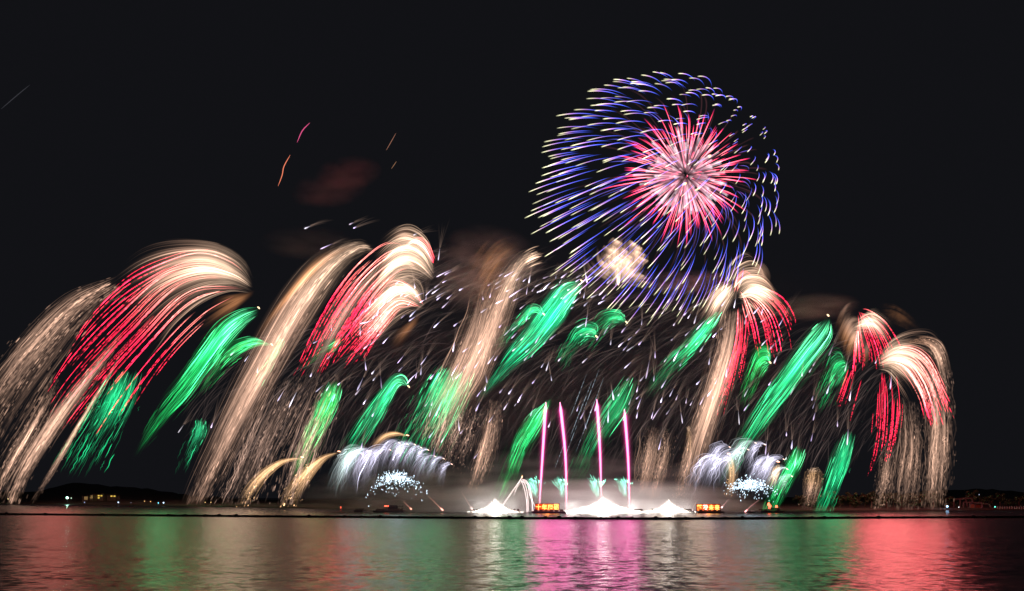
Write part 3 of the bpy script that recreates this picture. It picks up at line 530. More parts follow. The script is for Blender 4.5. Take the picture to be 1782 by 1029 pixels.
def silver(label, D, heads, glx):
    t = thing('silver_fan_firework', label, 'firework', V(glx[0], 880, D), 'low silver fans')
    for hx, hy, s, tone in heads:
        s *= R.uniform(.85, 1.22); hy += R.uniform(-5, 4)
        g1 = [(hx, hy), (hx - 10 * s, hy - 7 * s), (hx - 30 * s, hy - 3 * s), (hx - 52 * s, hy + 28 * s), (hx - 68 * s, hy + 70 * s)]
        g2 = [(hx, hy + 1), (hx - 9 * s, hy), (hx - 20 * s, hy + 12 * s), (hx - 30 * s, hy + 45 * s), (hx - 38 * s, hy + 85 * s)]
        tn = np.array(tone)
        add_fan(t, 'silver_hair', [g1, g2], 85, D, [(0, tn * 3.0), (.15, tn * 1.2), (.45, tn * .5), (.75, tn * .25), (1, tn * .15)], kind=None, t0=(0, .35), t1=(.35, 1), w=.5, jit=1.8, wob=4.0, vary=.8, clump=.9, ends=(.04, .5))
        add_fan(t, 'silver_glow', [g1, g2], 24, D, [(0, tn * 1.6), (.25, tn * .6), (.6, tn * .2), (1, tn * .02)], kind=None, t0=(0, .2), t1=(.5, 1), w=2.0, jit=2.0, vary=.3, clump=.3, ends=(.05, .5))
        q = np.linspace(0, 1, 6); C = P(hx + (q - .5) * 4, hy + (q - .5) * 2, D)[None]
        link('burning_head', tube_mesh('burning_head', C, (.9 * np.sqrt(np.clip(4 * q * (1 - q), .05, 1)) * D / F)[None], np.tile((1.2, .75, .6), (1, 6, 1))), t)
    ANCH.append((glx[0], 800, glx[5]))
    return t
def glitter(label, D, cx, cy, wd, arch, n):
    t = thing('glitter_firework', label, 'firework', V(cx, cy, D), 'glitter clouds')
    M = 5; q = np.linspace(0, 1, M)[None]; u = np.clip(R.normal(0, .42, n), -1.15, 1.15)
    x = cx + u * wd; y = cy + arch * u * u + R.normal(0, 5.5, n) + np.where(R.random(n) < .1, R.uniform(0, 25, n), 0)
    ln = R.uniform(1.2, 3.0, n); an = R.uniform(1.1, 2.2, n)
    C = P(x[:, None] - np.cos(an)[:, None] * ln[:, None] * (q - .5), y[:, None] + np.sin(an)[:, None] * ln[:, None] * (q - .5), D + R.normal(0, 6, n)[:, None])
    rad = R.uniform(.38, .78, n)[:, None] * np.sqrt(np.clip(4 * q * (1 - q), .1, 1)) * D / F
    col = (np.array((.52, .68, .80)) * np.exp(R.normal(-.1, .5, (n, 1))))[:, None, :] * np.ones((1, M, 1))
    o_ = np.argsort(-rad.mean(1)); C, rad, col = C[o_], rad[o_], col[o_]
    for k in range(100): link('glitter_star', tube_mesh('glitter_star', C[k:k + 1], rad[k:k + 1], col[k:k + 1], 4), t)
    o = link('glitter_star', tube_mesh('glitter_star', C[100:], rad[100:], col[100:], 4), t); o['kind'] = 'stuff'
S1 = tuple(SILVER); S2 = (.36, .44, .44); SA = tuple(AMBER * .6)
silver('left low silver fan of hooked comets with drooping hair', 385, [(630, 794, .95, S2), (645, 782, 1.0, S1), (661, 786, 1.0, S1), (679, 780, .85, S1), (695, 776, .9, S1), (709, 777, .75, S1), (722, 772, .8, S1), (733, 781, .7, S1), (745, 788, .6, S1), (757, 797, .7, S1), (786, 806, .55, S1), (772, 800, .65, S1), (640, 786, 1.0, S2)], (690, 1, 1, 1, 1, 'the left silver fan'))
silver('right low silver fan of hooked comets with drooping hair', 382, [(1252, 797, 1.0, S1), (1270, 779, 1.0, S1), (1270, 801, 1.0, S1), (1288, 791, .8, S1), (1302, 787, .8, S2), (1315, 776, .85, S2), (1331, 778, .75, S1), (1344, 795, .75, S1), (1364, 798, .75, S1), (1354, 800, .7, S1), (1370, 818, .7, S2), (1378, 834, .5, S2)], (1290, 1, 1, 1, 1, 'the right silver fan'))
glitter('arched cloud of blue white glitter under the left silver fan', 380, 690, 830, 46, 22, 520)
glitter('flat cloud of blue white glitter under the right silver fan', 380, 1304, 842, 42, 10, 520)

def amber(label, D, g1, g2, n=90, b=1.0, grains=200):
    t = thing('amber_comet_firework', label, 'firework', V(*g1[-1], D) if g1[-1][1] < 889 else V(g1[-1][0], 888, D), 'amber comets')
    add_fan(t, 'amber_tail', [g1, g2], n, D, [(0, AMBER * 1.9 * b), (.3, AMBER * 1.8 * b), (.7, AMBER * 1.1 * b), (1, AMBER * .9 * b)], kind=None, t0=(0, .3), t1=(.6, 1), w=1.0, jit=.7, wob=.5, grain=.15, vary=.3, clump=.35, ends=(.03, .2))
    if grains: add_fan(t, 'ember_grain', [g1, g2], grains // 2, D, [(0, AMBER * .05), (.4, AMBER * .12 * b), (1, AMBER * .16 * b)], t0=(.2, .97), length=(.012, .04), w=.7, M=5, jit=1.5, vary=.8)
    x, y = g1[0]; q = np.linspace(0, 1, 6); C = P(x + (q - .5) * 6, y + (q - .5) * 1, D)[None]
    link('burning_head', tube_mesh('burning_head', C, (1.2 * np.sqrt(np.clip(4 * q * (1 - q), .05, 1)) * D / F)[None], np.tile((2.2, .9, .55), (1, 6, 1))), t)
amber('leftmost amber comet arching low over the water', 480, [(526, 796), (492, 800), (456, 820), (430, 848), (411, 884)], [(526, 798), (494, 806), (464, 830), (444, 858), (432, 885)])
amber('second amber comet, arching low left of the silver fan', 470, [(590, 786), (560, 794), (530, 815), (502, 848), (480, 885)], [(591, 788), (568, 800), (546, 824), (528, 852), (512, 886)], n=110, b=.8)
amber('topmost amber comet capping the left silver fan', 384, [(709, 758), (690, 752), (668, 756), (650, 772), (640, 788)], [(709, 760), (690, 758), (672, 764), (658, 778), (650, 792)], n=60, b=.8, grains=0)
amber('upright amber comet inside the right silver fan', 381, [(1268, 790), (1262, 800), (1266, 830), (1258, 870)], [(1270, 790), (1280, 806), (1280, 840), (1272, 876)], n=60, b=.4, grains=60)
amber('short amber comet on the right flank of the right silver fan', 381, [(1354, 804), (1346, 812), (1340, 830), (1332, 855)], [(1356, 805), (1358, 818), (1352, 838), (1346, 858)], n=50, b=.5, grains=0)

def willow_lines():
    D = 378; t = thing('white_willow_firework', 'thin white willow of a few falling lines beside the left orange sign', 'firework', V(908, 840, D))
    for pts, b in (([(875, 880), (890, 858), (904, 838), (909, 829)], 1), ([(909, 834), (902, 842), (896, 856)], .5), ([(908, 836), (915, 836), (922, 850), (926, 870), (926, 890)], .8), ([(907, 838), (913, 842), (918, 862), (919, 890)], .9), ([(910, 836), (918, 842), (922, 862), (932, 884), (935, 892)], .8), ([(907, 837), (912, 850), (916, 870), (917, 892)], .9), ([(910, 838), (920, 846), (924, 866), (928, 891)], .6), ([(906, 840), (899, 850), (894, 862)], .4)):
        c = crv(pts, 16); q = np.linspace(0, 1, 16)
        link('falling_line', tube_mesh('falling_line', P(c[:, 0], c[:, 1], D)[None], np.full((1, 16), .75 * D / F), np.tile(np.array((.9, .72, .7)) * b, (1, 16, 1))), t)
    q = np.linspace(0, 1, 6); link('burning_head', tube_mesh('burning_head', P(908.5 + 0 * q, 827 + q * 6, D)[None], (1.0 * np.sqrt(np.clip(4 * q * (1 - q), .05, 1)) * D / F)[None], np.tile((1.2, .5, .2), (1, 6, 1))), t)
willow_lines()
SM = [('rising red spark right of the left work raft, the nearer to it', [(702, 873), (716, 887)], (1, .35, .25)), ('rising red spark between the left work raft and the leftmost white fountain', [(745, 863), (758, 876), (771, 889)], (1, .4, .3)), ('faint pink spark falling onto the leftmost white fountain', [(803, 856), (813, 873), (823, 889)], (.8, .5, .45)),
      ('pink spark rising at the left end of the right orange sign', [(1213, 870), (1208, 880), (1203, 890)], (.8, .5, .5)), ('pink spark rising at the right end of the right orange sign', [(1269, 868), (1262, 876), (1255, 884)], (1, .5, .5)), ('long pink spark falling left of the red lit raft', [(1321, 870), (1308, 880), (1296, 891)], (1, .4, .4))]
for lab, pts, c in SM:
    q = np.linspace(0, 1, 10); p = crv(pts, 10); o = link('rising_spark', tube_mesh('rising_spark', P(p[:, 0], p[:, 1], 379)[None], (np.where(q > .85, 1.5, .7) * 379 / F)[None], (np.array(c)[None, None] * np.interp(q, [0, .8, .9, 1], [.10, .30, 1.6, 1.6])[None, :, None])))
    tag(o, lab, 'spark', 'red sparks low over the water')

# single stray embers in the upper sky
for lab, pts, c, wd in (('magenta stray ember streak, highest at upper left', [(539, 214), (526, 228), (517, 248)], (.42, .05, .14), .8), ('orange stray ember streak below the magenta one', [(505, 270), (494, 290), (491, 305), (484, 324)], (.50, .13, .07), .8),
                        ('thin dull orange ember streak, upper right of the red tinted smoke', [(689, 232), (680, 248), (672, 262)], (.16, .07, .045), .6), ('tiny dull orange ember streak, right of the red tinted smoke', [(690, 281), (681, 294)], (.15, .075, .04), .55),
                        ('barely visible grey streak at the left edge of the sky', [(52, 148), (30, 166), (2, 190)], (.016, .016, .019), .7)):  # last one is a grey streak of unknown kind, drawn like the embers
    q = np.linspace(0, 1, 12); p = crv(pts, 12); o = link('stray_ember', tube_mesh('stray_ember', P(p[:, 0], p[:, 1], 520)[None], (wd * np.sqrt(np.clip(4 * q * (1 - q), .06, 1)) * 520 / F)[None], np.array(c)[None, None] * np.ones((1, 12, 1))))
    tag(o, lab, 'ember', 'stray embers in the upper sky')

# ---------------------------------------------------------------- small falling sparks
def spark_objects():
    made = 0; pts = []
    YS = [470, 510, 560, 600, 660, 720, 790]; XL = [690, 660, 560, 400, 310, 300, 330]; XR = [960, 1230, 1400, 1500, 1560, 1570, 1540]
    tries = 0
    while made < 290 and tries < 20000:
        tries += 1
        y = R.uniform(475, 800); x = R.uniform(np.interp(y, YS, XL), np.interp(y, YS, XR))
        cl_ = math.sin(x * .021 + y * .013) + math.sin(x * .047 - y * .031 + 1) + math.sin(y * .05 + x * .009)
        if R.random() > .55 + .3 * cl_: continue
        dens = .35 if x < 620 else (1.0 if x < 1330 else .5)
        if y > 730: dens *= .45 if x < 900 or x > 1120 else .1
        if R.random() > dens: continue
        if any((x - a) ** 2 + ((y - b) * 1.1) ** 2 < 8 ** 2 for a, b in pts): continue
        pts.append((x, y)); made += 1
    pts += [(535, 396), (612, 389), (618, 396), (568, 429), (723, 408), (764, 443), (780, 475), (774, 490)]
    for x, y in pts:
        D = R.uniform(385, 440) if x > 700 else R.uniform(480, 640)
        steep = np.interp(y, [400, 480, 600, 700, 800], [26, 32, 42, 60, 70]) + np.interp(x, [300, 700, 1300, 1500], [-2, 0, 6, 22]) + R.normal(0, 9)
        if R.random() < .22: steep = R.uniform(70, 100)
        if y < 440: steep = 24
        a = math.radians(steep); L = float(np.clip(R.lognormal(2.65, .38), 6, 34)) * (1.1 if x < 800 else 1.0)
        q = np.linspace(0, 1, 8); bend = R.uniform(-.1, .25)
        cx_ = x + (q - .5) * L * math.cos(a) ; cy_ = y - (q - .5) * L * math.sin(a) + bend * L * (q - .5) ** 2
        C = P(cx_, cy_, D)[None]
        r = R.uniform(.75, 1.3) * np.interp(q, [0, .12, .3, 1], [.25, .9, 1, .18])
        tone = LILAC * float(np.clip(R.lognormal(-.4, .5), .18, 1.8)) * np.array((1, R.uniform(.85, 1.05), R.uniform(.85, 1.1)))
        col = tone[None, None] * np.interp(q, [0, .15, .5, 1], [.9, 1.1, .6, .12])[None, :, None]
        near = min(ANCH, key=lambda h: (h[0] - x) ** 2 + (h[1] - y) ** 2)[2]
        o = link('falling_spark', tube_mesh('falling_spark', C, (r * D / F)[None], col, 4))
        tag(o, f'short lavender white falling spark nearest {near}', 'spark', 'lavender white sparks falling in the wind')
        # brown smoke tail the spark leaves behind it
        n = 6; e = np.array([cx_[-1], cy_[-1]]); qq = np.linspace(0, 1, 9); TL = R.uniform(25, 70)
        K = []
        for k in range(n):
            sp = R.normal(0, .11); a2 = a + sp; lx = TL * R.uniform(.6, 1)
            K.append(P(e[0] + qq * lx * math.cos(a2) + R.normal(0, 1.0), e[1] - qq * lx * math.sin(a2) + qq ** 2 * lx * R.uniform(.05, .2) + R.normal(0, 1.0), D))
        K = np.stack(K)
        colt = np.array((.024, .016, .0125)) * np.interp(qq, [0, .3, 1], [1.1, .7, 0])[None, :, None] * R.uniform(.5, 1.3, (n, 1, 1))
        link('ember_tail', tube_mesh('ember_tail', K, np.full((n, 9), .8 * D / F), colt), o)
spark_objects()
def drizzle():
    n = 4500; y = R.uniform(440, 800, n); x = R.uniform(330, 1560, n)
    YS = [440, 510, 560, 600, 660, 720, 790]; XL = [720, 640, 540, 400, 330, 320, 400]; XR = [930, 1230, 1420, 1530, 1570, 1580, 1560]
    k = (x > np.interp(y, YS, XL)) & (x < np.interp(y, YS, XR)); x, y = x[k], y[k]; n = len(x)
    steep = np.radians(np.interp(y, [440, 600, 700, 800], [25, 30, 55, 68]) + R.normal(0, 10, n)); L = R.uniform(25, 85, n)
    q = np.linspace(0, 1, 9)[None]; D = R.uniform(390, 450, n)[:, None]
    C = P(x[:, None] + (q - .5) * (L * np.cos(steep))[:, None], y[:, None] - (q - .5) * (L * np.sin(steep))[:, None] + ((q - .5) ** 2) * L[:, None] * .3, D)
    col = np.array((.008, .0056, .005)) * (4 * q * (1 - q))[..., None] * np.exp(R.normal(0, .6, (n, 1, 1)))
    o = link('ember_drizzle', tube_mesh('ember_drizzle', C, .85 * D / F + 0 * q, col)); tag(o, 'faint brown ember threads filling the air between the fireworks', None, None, 'stuff')
    # thin pale dotted threads above the pink comets
    for k in range(9):
        a = [(1028, 640), (1018, 660), (1005, 690), (990, 730), (1034, 655), (1006, 650), (975, 760), (1050, 700), (1020, 690)][k]; L = R.uniform(60, 100); M = 40; q = np.linspace(0, 1, M)
        C = P(a[0] + (.5 - q) * L * .38, a[1] + q * L, 402)[None]
        link_o = link('pale_thread', tube_mesh('pale_thread', C, np.full((1, M), .5 * 402 / F), np.array((.28, .36, .42))[None, None] * (np.where(R.random(M) < .4, .15, 1) * .6 * np.sin(q * 3.14))[None, :, None]))
        tag(link_o, 'thin pale dotted falling thread above the pink comets', 'spark', 'pale dotted threads above the pink comets')
drizzle()

# ---------------------------------------------------------------- floating things
def mesh_obj(name, vf, m, parent=None):
    me = bpy.data.meshes.new(name); me.from_pydata([tuple(p) for p in vf[0]], [], vf[1]); me.update(); me.materials.append(m)
    return link(name, me, parent)
class MB:
    def __init__(s): s.v = []; s.f = []
    def box(s, c, d, rz=0, taper=1.0):
        x, y, z = d[0] / 2, d[1] / 2, d[2] / 2; b = len(s.v); ca, sa = math.cos(rz), math.sin(rz)
        for k, (i, j, l) in enumerate(((-1, -1, -1), (1, -1, -1), (1, 1, -1), (-1, 1, -1), (-1, -1, 1), (1, -1, 1), (1, 1, 1), (-1, 1, 1))):
            t = taper if l > 0 else 1
            px, py = i * x * t, j * y * t
            s.v.append((c[0] + px * ca - py * sa, c[1] + px * sa + py * ca, c[2] + l * z))
        s.f += [[b + q for q in f] for f in ((0, 3, 2, 1), (4, 5, 6, 7), (0, 1, 5, 4), (1, 2, 6, 5), (2, 3, 7, 6), (3, 0, 4, 7))]; return s
    def bar(s, a, b, w):
        a, b = Vector(a), Vector(b); d = (b - a).normalized(); u = d.cross(Vector((0.1, 1, .05))).normalized() * w; v = d.cross(u).normalized() * w; n = len(s.v)
        for p in (a, b): s.v += [tuple(p + u + v), tuple(p - u + v), tuple(p - u - v), tuple(p + u - v)]
        s.f += [[n + q for q in f] for f in ((0, 1, 2, 3), (7, 6, 5, 4), (0, 4, 5, 1), (1, 5, 6, 2), (2, 6, 7, 3), (3, 7, 4, 0))]; return s
    def ball(s, c, r, nu=8, nv=5, sz=1.0):
        b = len(s.v)
        for i in range(nv + 1):
            th = math.pi * i / nv
            for j in range(nu): ph = 2 * math.pi * j / nu; s.v.append((c[0] + r * math.sin(th) * math.cos(ph), c[1] + r * math.sin(th) * math.sin(ph), c[2] + r * sz * math.cos(th)))
        for i in range(nv):
            for j in range(nu): s.f.append([b + i * nu + j, b + (i + 1) * nu + j, b + (i + 1) * nu + (j + 1) % nu, b + i * nu + (j + 1) % nu])
        return s
    def build(s, name, m, parent=None): return mesh_obj(name, (s.v, s.f), m, parent)

M_BLACK = mat('black_rubber', (.012, .012, .012), .8, 0, .4, 2)
M_STEEL = mat('dark_painted_steel', (.05, .05, .055), .6, .2, .4, 1.5)
M_RUST = mat('rusty_deck', (.12, .06, .04), .85, 0, .5, .8)
M_WHITE = mat('weathered_white_paint', (.55, .54, .5), .6, 0, .2, 1)
M_CRATE = mat('mortar_tubes', (.10, .08, .06), .8, 0, .4, 2)

BOOM = [(-220, 892), (0, 896.3), (150, 897.6), (300, 899), (450, 900.2), (600, 901.4), (750, 902.6), (900, 903.6), (1050, 904.4), (1150, 904.6), (1300, 904), (1450, 903.2), (1600, 902.4), (1782, 901.4), (2000, 900)]
def boom():
    xs = np.linspace(-220, 2000, 360); ys = np.interp(xs, *zip(*BOOM)); d = base_d(ys); pts = P(xs, ys, d); pts[:, 2] = .36 + .05 * np.sin(xs * .3)
    t = thing('floating_boom', 'long dark floating boom line drawn across the whole lake in front of the rafts', 'boom', pts[180].tolist())
    K = pts[None]; me = tube_mesh('float_line', K, np.full((1, 360), .50), np.zeros((1, 360, 3)), 8)
    me.materials.clear(); me.materials.append(M_BLACK); link('float_line', me, t)
    k = 0
    for x in np.arange(-200, 1990, 31):
        x += R.uniform(-9, 9); y = np.interp(x, *zip(*BOOM)); p = P(x, y, base_d(y))
        r = R.uniform(.5, .75) if R.random() < .6 else R.uniform(.75, 1.0)
        MB().ball((p[0], p[1], .45), r * 1.15, 10, 6, .8).build('float', M_BLACK, t)
boom()

def raft(name, label, x0, x1, pyb, D, tubes=12, extra=None, deckh=1.0):
    a, b = P(x0, HZ, D)[0], P(x1, HZ, D)[0]; cx, L = (a + b) / 2, b - a
    t = thing(name, label, 'raft', (cx, D, 0), 'firing rafts')
    MB().box((cx, D, deckh * .5), (L, 9, deckh)).box((cx, D - 3, .3), (L * .98, 2.2, .7)).build('hull', M_STEEL, t)
    MB().box((cx, D, deckh + .06), (L * .97, 8.4, .1)).build('deck', M_RUST, t)
    g = MB()
    for k in range(tubes):
        x = cx + L * (.46 * (2 * (k + .5) / tubes - 1)) + R.uniform(-.2, .2)
        for yy in (-2, 1):
            g.box((x, D + yy, deckh + .12 + .35), (L / tubes * .55, 1.0, .7 + R.uniform(0, .5)))
    g.build('mortar_rack', M_CRATE, t)
    if extra: extra(t, cx, D, L, deckh)
    return t
raft('firing_raft', 'firing raft lying under the leftmost white fountain', 818, 908, 893, 381, 14)
raft('firing_raft', 'longest firing raft, under the tallest white fountain', 990, 1124, 893, 381, 22)
raft('firing_raft', 'firing raft under the fountain beside the right orange sign', 1126, 1206, 893, 381, 14)
M_LED = emit('orange_led_face', (1.0, .14, .01), .30); M_CHAR = emit('yellow_led_characters', (1.0, .58, .14), 2.3); M_CHARW = emit('white_pink_led_character', (1.0, .62, .62), 2.6)
def sign(label, text, x0, x1, y0, y1, D, white=None):
    a, b = V(x0, y1, D), V(x1, y0, D); L, hh = b.x - a.x, b.z - a.z; cx, cz = (a.x + b.x) / 2, (a.z + b.z) / 2
    t = thing('led_sign', label, 'sign', (cx, D, 1.1))
    MB().box((cx, D + .3, cz), (L * 1.01, .4, hh)).build('board', M_LED, t)
    fr = MB()
    for s in (-1, 1): fr.box((cx + s * (L / 2 + .15), D + .3, cz), (.22, .5, hh + .3)); fr.box((cx, D + .3, cz + s * (hh / 2 + .12)), (L + .5, .5, .2))
    for s in (-.78, 0, .78): fr.bar((cx + s * L / 2, D + .5, 1.1), (cx + s * L / 2, D + .5, a.z - .1), .18); fr.bar((cx + s * L / 2, D + 3.2, 1.1), (cx + s * L / 2, D + .7, cz), .12)
    fr.build('frame', M_STEEL, t)
    dg = bpy.context.evaluated_depsgraph_get; n = len(text)
    for k, ch in enumerate(text):
        c = bpy.data.curves.new('character', 'FONT'); c.body = ch; c.size = 1.0; c.extrude = .02; c.offset = .022; c.align_x = 'CENTER'
        o = bpy.data.objects.new('character', c); COL.objects.link(o)
        me = bpy.data.meshes.new_from_object(o.evaluated_get(dg())); bpy.data.objects.remove(o)
        v = np.array([q.co[:] for q in me.vertices]); lo, hi = v.min(0), v.max(0)
        sx = L / n * .90 / max(hi[0] - lo[0], .6); sz = hh * .92 / max(hi[1] - lo[1], .6)
        for q, p in zip(me.vertices, v):
            q.co = (cx + L * ((k + .5) / n - .5) + (p[0] - (lo[0] + hi[0]) / 2) * sx, D + .02 - p[2] * 3, cz + (p[1] - (lo[1] + hi[1]) / 2) * sz)
        me.materials.clear(); me.materials.append(M_CHARW if k == white else M_CHAR); link('character', me, t)
    lamp(t, 'sign_light', (x0 + x1) / 2, (y0 + y1) / 2, D - 2.5, (1, .35, .06), 5e3, 1.2)
raft('sign_raft', 'dark raft carrying the left orange lettered sign', 925, 984, 892.5, 375, 6, deckh=.9)
raft('sign_raft', 'dark raft carrying the right orange lettered sign', 1211, 1256, 892.5, 375, 5, deckh=.9)
sign('left orange LED sign on a raft reading 十年磨砺', '十年磨砺', 932, 973, 877.2, 888.0, 374)
sign('right orange LED sign on a raft reading 蓄势未来', '蓄势未来', 1212.5, 1253, 878.0, 889.0, 374, white=1)

M_REDL = emit('red_lamp_glass', (1.0, .10, .05), 5.0); M_WARM = emit('warm_lamp_glass', (1.0, .75, .4), 2.0)
def workboat(t, cx, D, L, h):
    MB().box((cx + L * .12, D, h + 1.3), (L * .3, 4, 2.2)).box((cx + L * .12, D, h + 2.6), (L * .24, 3.2, .5)).build('cabin', M_STEEL, t)
    g = MB()
    for k in range(6): g.bar((cx + L * (.2 + .05 * k), D - 1, h), (cx + L * (.2 + .05 * k), D - 1, h + 2.2 + (k % 2) * .6), .09)
    g.bar((cx + L * .18, D - 1, h + 2.2), (cx + L * .47, D - 1, h + 2.2), .08); g.build('railing', M_STEEL, t)
    for s in (-.13, -.09, -.03): MB().ball((cx + L * s, D - 2, h + 2.4), .34).build('red_lamp', M_REDL, t); MB().bar((cx + L * s, D - 2, h), (cx + L * s, D - 2, h + 2.2), .08).build('lamp_post', M_STEEL, t)
    lamp(t, 'lamp_light', (cx - L * .09) * F / D + 891, HZ, D, (1, .12, .06), 90, .6)
raft('work_raft', 'low work raft with a row of red lamps, under the left silver fan', 652, 704, 889.5, 395, 9, workboat)
raft('work_raft', 'small flat unlit raft, left of the raft with red lamps', 619, 634, 889, 400, 5)
def redlit(t, cx, D, L, h):
    MB().box((cx + L * .2, D, h + .9), (L * .35, 4, 1.6)).build('cabin', M_STEEL, t)
    for s, zz in ((-.05, 3.4), (.0, 2.5), (.30, 2.0)):
        MB().bar((cx + L * s, D - 1, h), (cx + L * s, D - 1, h + zz), .10).ball((cx + L * s, D - 1, h + zz), .7, 8, 5, 1.3).build('red_lamp', M_REDL, t)
    lamp(t, 'lamp_light', cx * F / D + 891, HZ, D - 3, (1, .12, .06), 150, .6)
raft('work_raft', 'small work raft with red lamps under the right silver fan', 1319, 1358, 892, 386, 8, redlit)
t = thing('speedboat', 'tiny dark boat waiting between right orange sign and red lit raft', 'boat', V(1309, 891, 384))
bx = (1309 - 891) * 384 / F
mesh_obj('hull', ([(bx - 2.2, 383, .7), (bx + 1.6, 383, .6), (bx + 1.6, 385, .6), (bx - 2.2, 385, .7), (bx - 1.8, 383.3, -.2), (bx + 1.5, 383.3, -.2), (bx + 1.5, 384.7, -.2), (bx - 1.8, 384.7, -.2), (bx - 3.0, 384, .9)], [(4, 5, 1, 0), (5, 6, 2, 1), (6, 7, 3, 2), (0, 1, 2, 3), (4, 0, 8), (7, 8, 3), (8, 0, 3), (7, 4, 8)]), M_STEEL, t)
MB().box((bx + .3, 384, .95), (1.4, 1.4, .6), 0, .8).build('windshield', M_WHITE, t)
t = thing('buoy', 'small red marker buoy alone on the water left of the work rafts', 'buoy', V(593, 887, base_d(888)))
p = t.location; MB().ball((p.x, p.y, .35), .8, 10, 6).build('float', mat('red_buoy_paint', (.5, .03, .03), .5), t); MB().bar((p.x, p.y, .8), (p.x, p.y, 1.8), .12).ball((p.x, p.y, 1.9), .3).build('top_mark', M_REDL, t)

# ---------------------------------------------------------------- far shore: lamps, buildings, frames, trees
def small_lamp(label, px, py, col, s, size=1.0, d=None, power=0):
    y_sh = np.interp(px, *zip(*SHORE)); d = d or base_d(y_sh) + 25
    p = V(px, py, d); t = thing('shore_lamp', label, 'lamp', (p.x, d, 1.0), 'lamps on the far shore')
    MB().bar((p.x, d + .4, 1.0), (p.x, d + .4, p.z), .12).box((p.x, d + .2, p.z + .25 * size), (1.0 * size, .5, .2)).build('post', M_STEEL, t)
    MB().ball((p.x, d, p.z), .55 * size * d / 500).build('lamp_glass', emit('lamp_glass', col, s), t)
    if power: lamp(t, 'lamp_light', px, py, d - 3, col, power, 1.0)
small_lamp('brilliant green white floodlight on the left shore', 117, 866.5, (.45, 1, .75), 8, 1.35, power=2e4)
small_lamp('small pale lamp right next to the green white floodlight', 124, 867, (.8, 1, .8), 2, .5)
small_lamp('blue white lamp right of the yellow lit building', 206, 874.5, (.55, .75, 1), 4, .7)
small_lamp('teal lamp, left of a close pair before the broad cream plume', 275.5, 875.5, (.2, .85, 1), 3, .6)
small_lamp('sky blue lamp, right of a close pair before the broad cream plume', 284.5, 875, (.5, .8, 1), 5, .7)
small_lamp('orange lamp between the yellow lit building and the teal lamp', 251.5, 872.5, (1, .6, .25), 2, .5)
small_lamp('second orange lamp just right of the first orange shore lamp', 262, 873, (1, .55, .2), 2, .5)
small_lamp('orange lamp low in the foot of the broad cream plume, left one', 357, 874.5, (1, .65, .25), 2, .5)
small_lamp('orange lamp low in the foot of the broad cream plume, right one', 367, 874.5, (1, .65, .25), 2, .5)
small_lamp('yellow lamp at the far left foot of the cream plume', 14, 868.5, (1, .8, .35), 2, .5)
small_lamp('dim blue lamp under the yellow lit building', 147, 874.5, (.5, .6, 1), 1.2, .5)
small_lamp('dim grey blue lamp in the dark, left of the teal lamp', 228, 875, (.5, .6, .8), .8, .4)
small_lamp('bright blue floodlight right of the sandy cream curtain', 1648.5, 881.5, (.35, .65, 1), 8, 1.0, power=1.0e4)
small_lamp('white lamp between blue floodlight and steel frames', 1668.5, 882.8, (.85, 1, 1), 3, .5)
small_lamp('teal lamp right of the steel frames', 1731.5, 882.3, (.15, 1, .75), 4, .6)
small_lamp('pale blue lamp high on the dark right hill', 1704, 861, (.7, .75, 1), .9, .5, 700)
M_LITW = emit('lit_yellow_windows', (1.0, .70, .12), .9); M_LITD = emit('lit_dim_windows', (.8, .55, .2), .5); M_WALL = mat('dark_concrete_wall', (.16, .15, .13), .85, 0, .25, .3); M_ROOF = mat('dark_roof', (.06, .05, .05), .8)
def lit_building(label, x0, x1, ytop, ybot, floors, d, m):
    a, b = V(x0, ybot, d), V(x1, ytop, d); L, hh = b.x - a.x, b.z - a.z; cx = (a.x + b.x) / 2
    t = thing('lakeside_building', label, 'building', (cx, d, a.z), 'lit buildings on the left shore')
    MB().box((cx, d + 5, a.z + hh / 2 - 4), (L, 10, hh + 8)).build('wall', M_WALL, t)
    MB().box((cx, d + 5, b.z + .4), (L + 2, 12, .8)).box((cx + L * .2, d + 6, b.z + 1.3), (L * .2, 4, 1.6)).build('roof', M_ROOF, t)
    for fl in range(floors):
        z = a.z + hh * (fl + .5) / floors; n = max(3, int(L / 3.2))
        for k in range(n):
            if R.random() < .22: continue
            MB().box((a.x + L * (k + .5) / n, d - .06, z), (L / n * .62, .1, hh / floors * .55)).build('window', m, t)
lit_building('long yellow lit building on the left shore, the brightest one', 164.5, 179, 861, 868.5, 2, 960, M_LITW)
lit_building('long low yellow lit building on the left shore, right of the brightest', 186, 202, 861.8, 865.5, 1, 965, M_LITW)
lit_building('small dim lit house left of the brightest yellow building', 143, 153, 864, 870, 2, 945, M_LITD)
lit_building('tiny dim lit house tucked beside the brightest yellow building', 155.5, 161.5, 862, 868, 2, 950, M_LITD)

M_FRAME = mat('pale_red_steel', (.17, .12, .11), .55, .1, .2, 1)
def gantry(label, x0, x1, yt0, yt1, yb, d, lean):
    a0, a1 = V(x0, yt0, d), V(x1, yt1, d); zb = 1.0
    t = thing('steel_frame', label, 'frame', (a0.x, d, zb), 'steel frames on the right shore')
    for dy in (0, 7):
        for q in (a0, a1): MB().bar((q.x + (lean if q is a1 else -lean * .2), d + dy, zb), (q.x, d + dy, q.z), .32).build('leg', M_FRAME, t)
    b = MB()
    for dy in (0, 7): b.bar((a0.x, d + dy, a0.z), (a1.x, d + dy, a1.z), .32)
    for q in (a0, a1): b.bar((q.x, d, q.z), (q.x, d + 7, q.z), .25)
    b.build('top_beam', M_FRAME, t)
gantry('tallest pale steel frame on the right shore', 1671, 1691, 869.2, 867, 887, 500, 1.6)
gantry('middle pale steel frame on the right shore', 1688, 1708, 874.2, 875.2, 887, 490, .8)
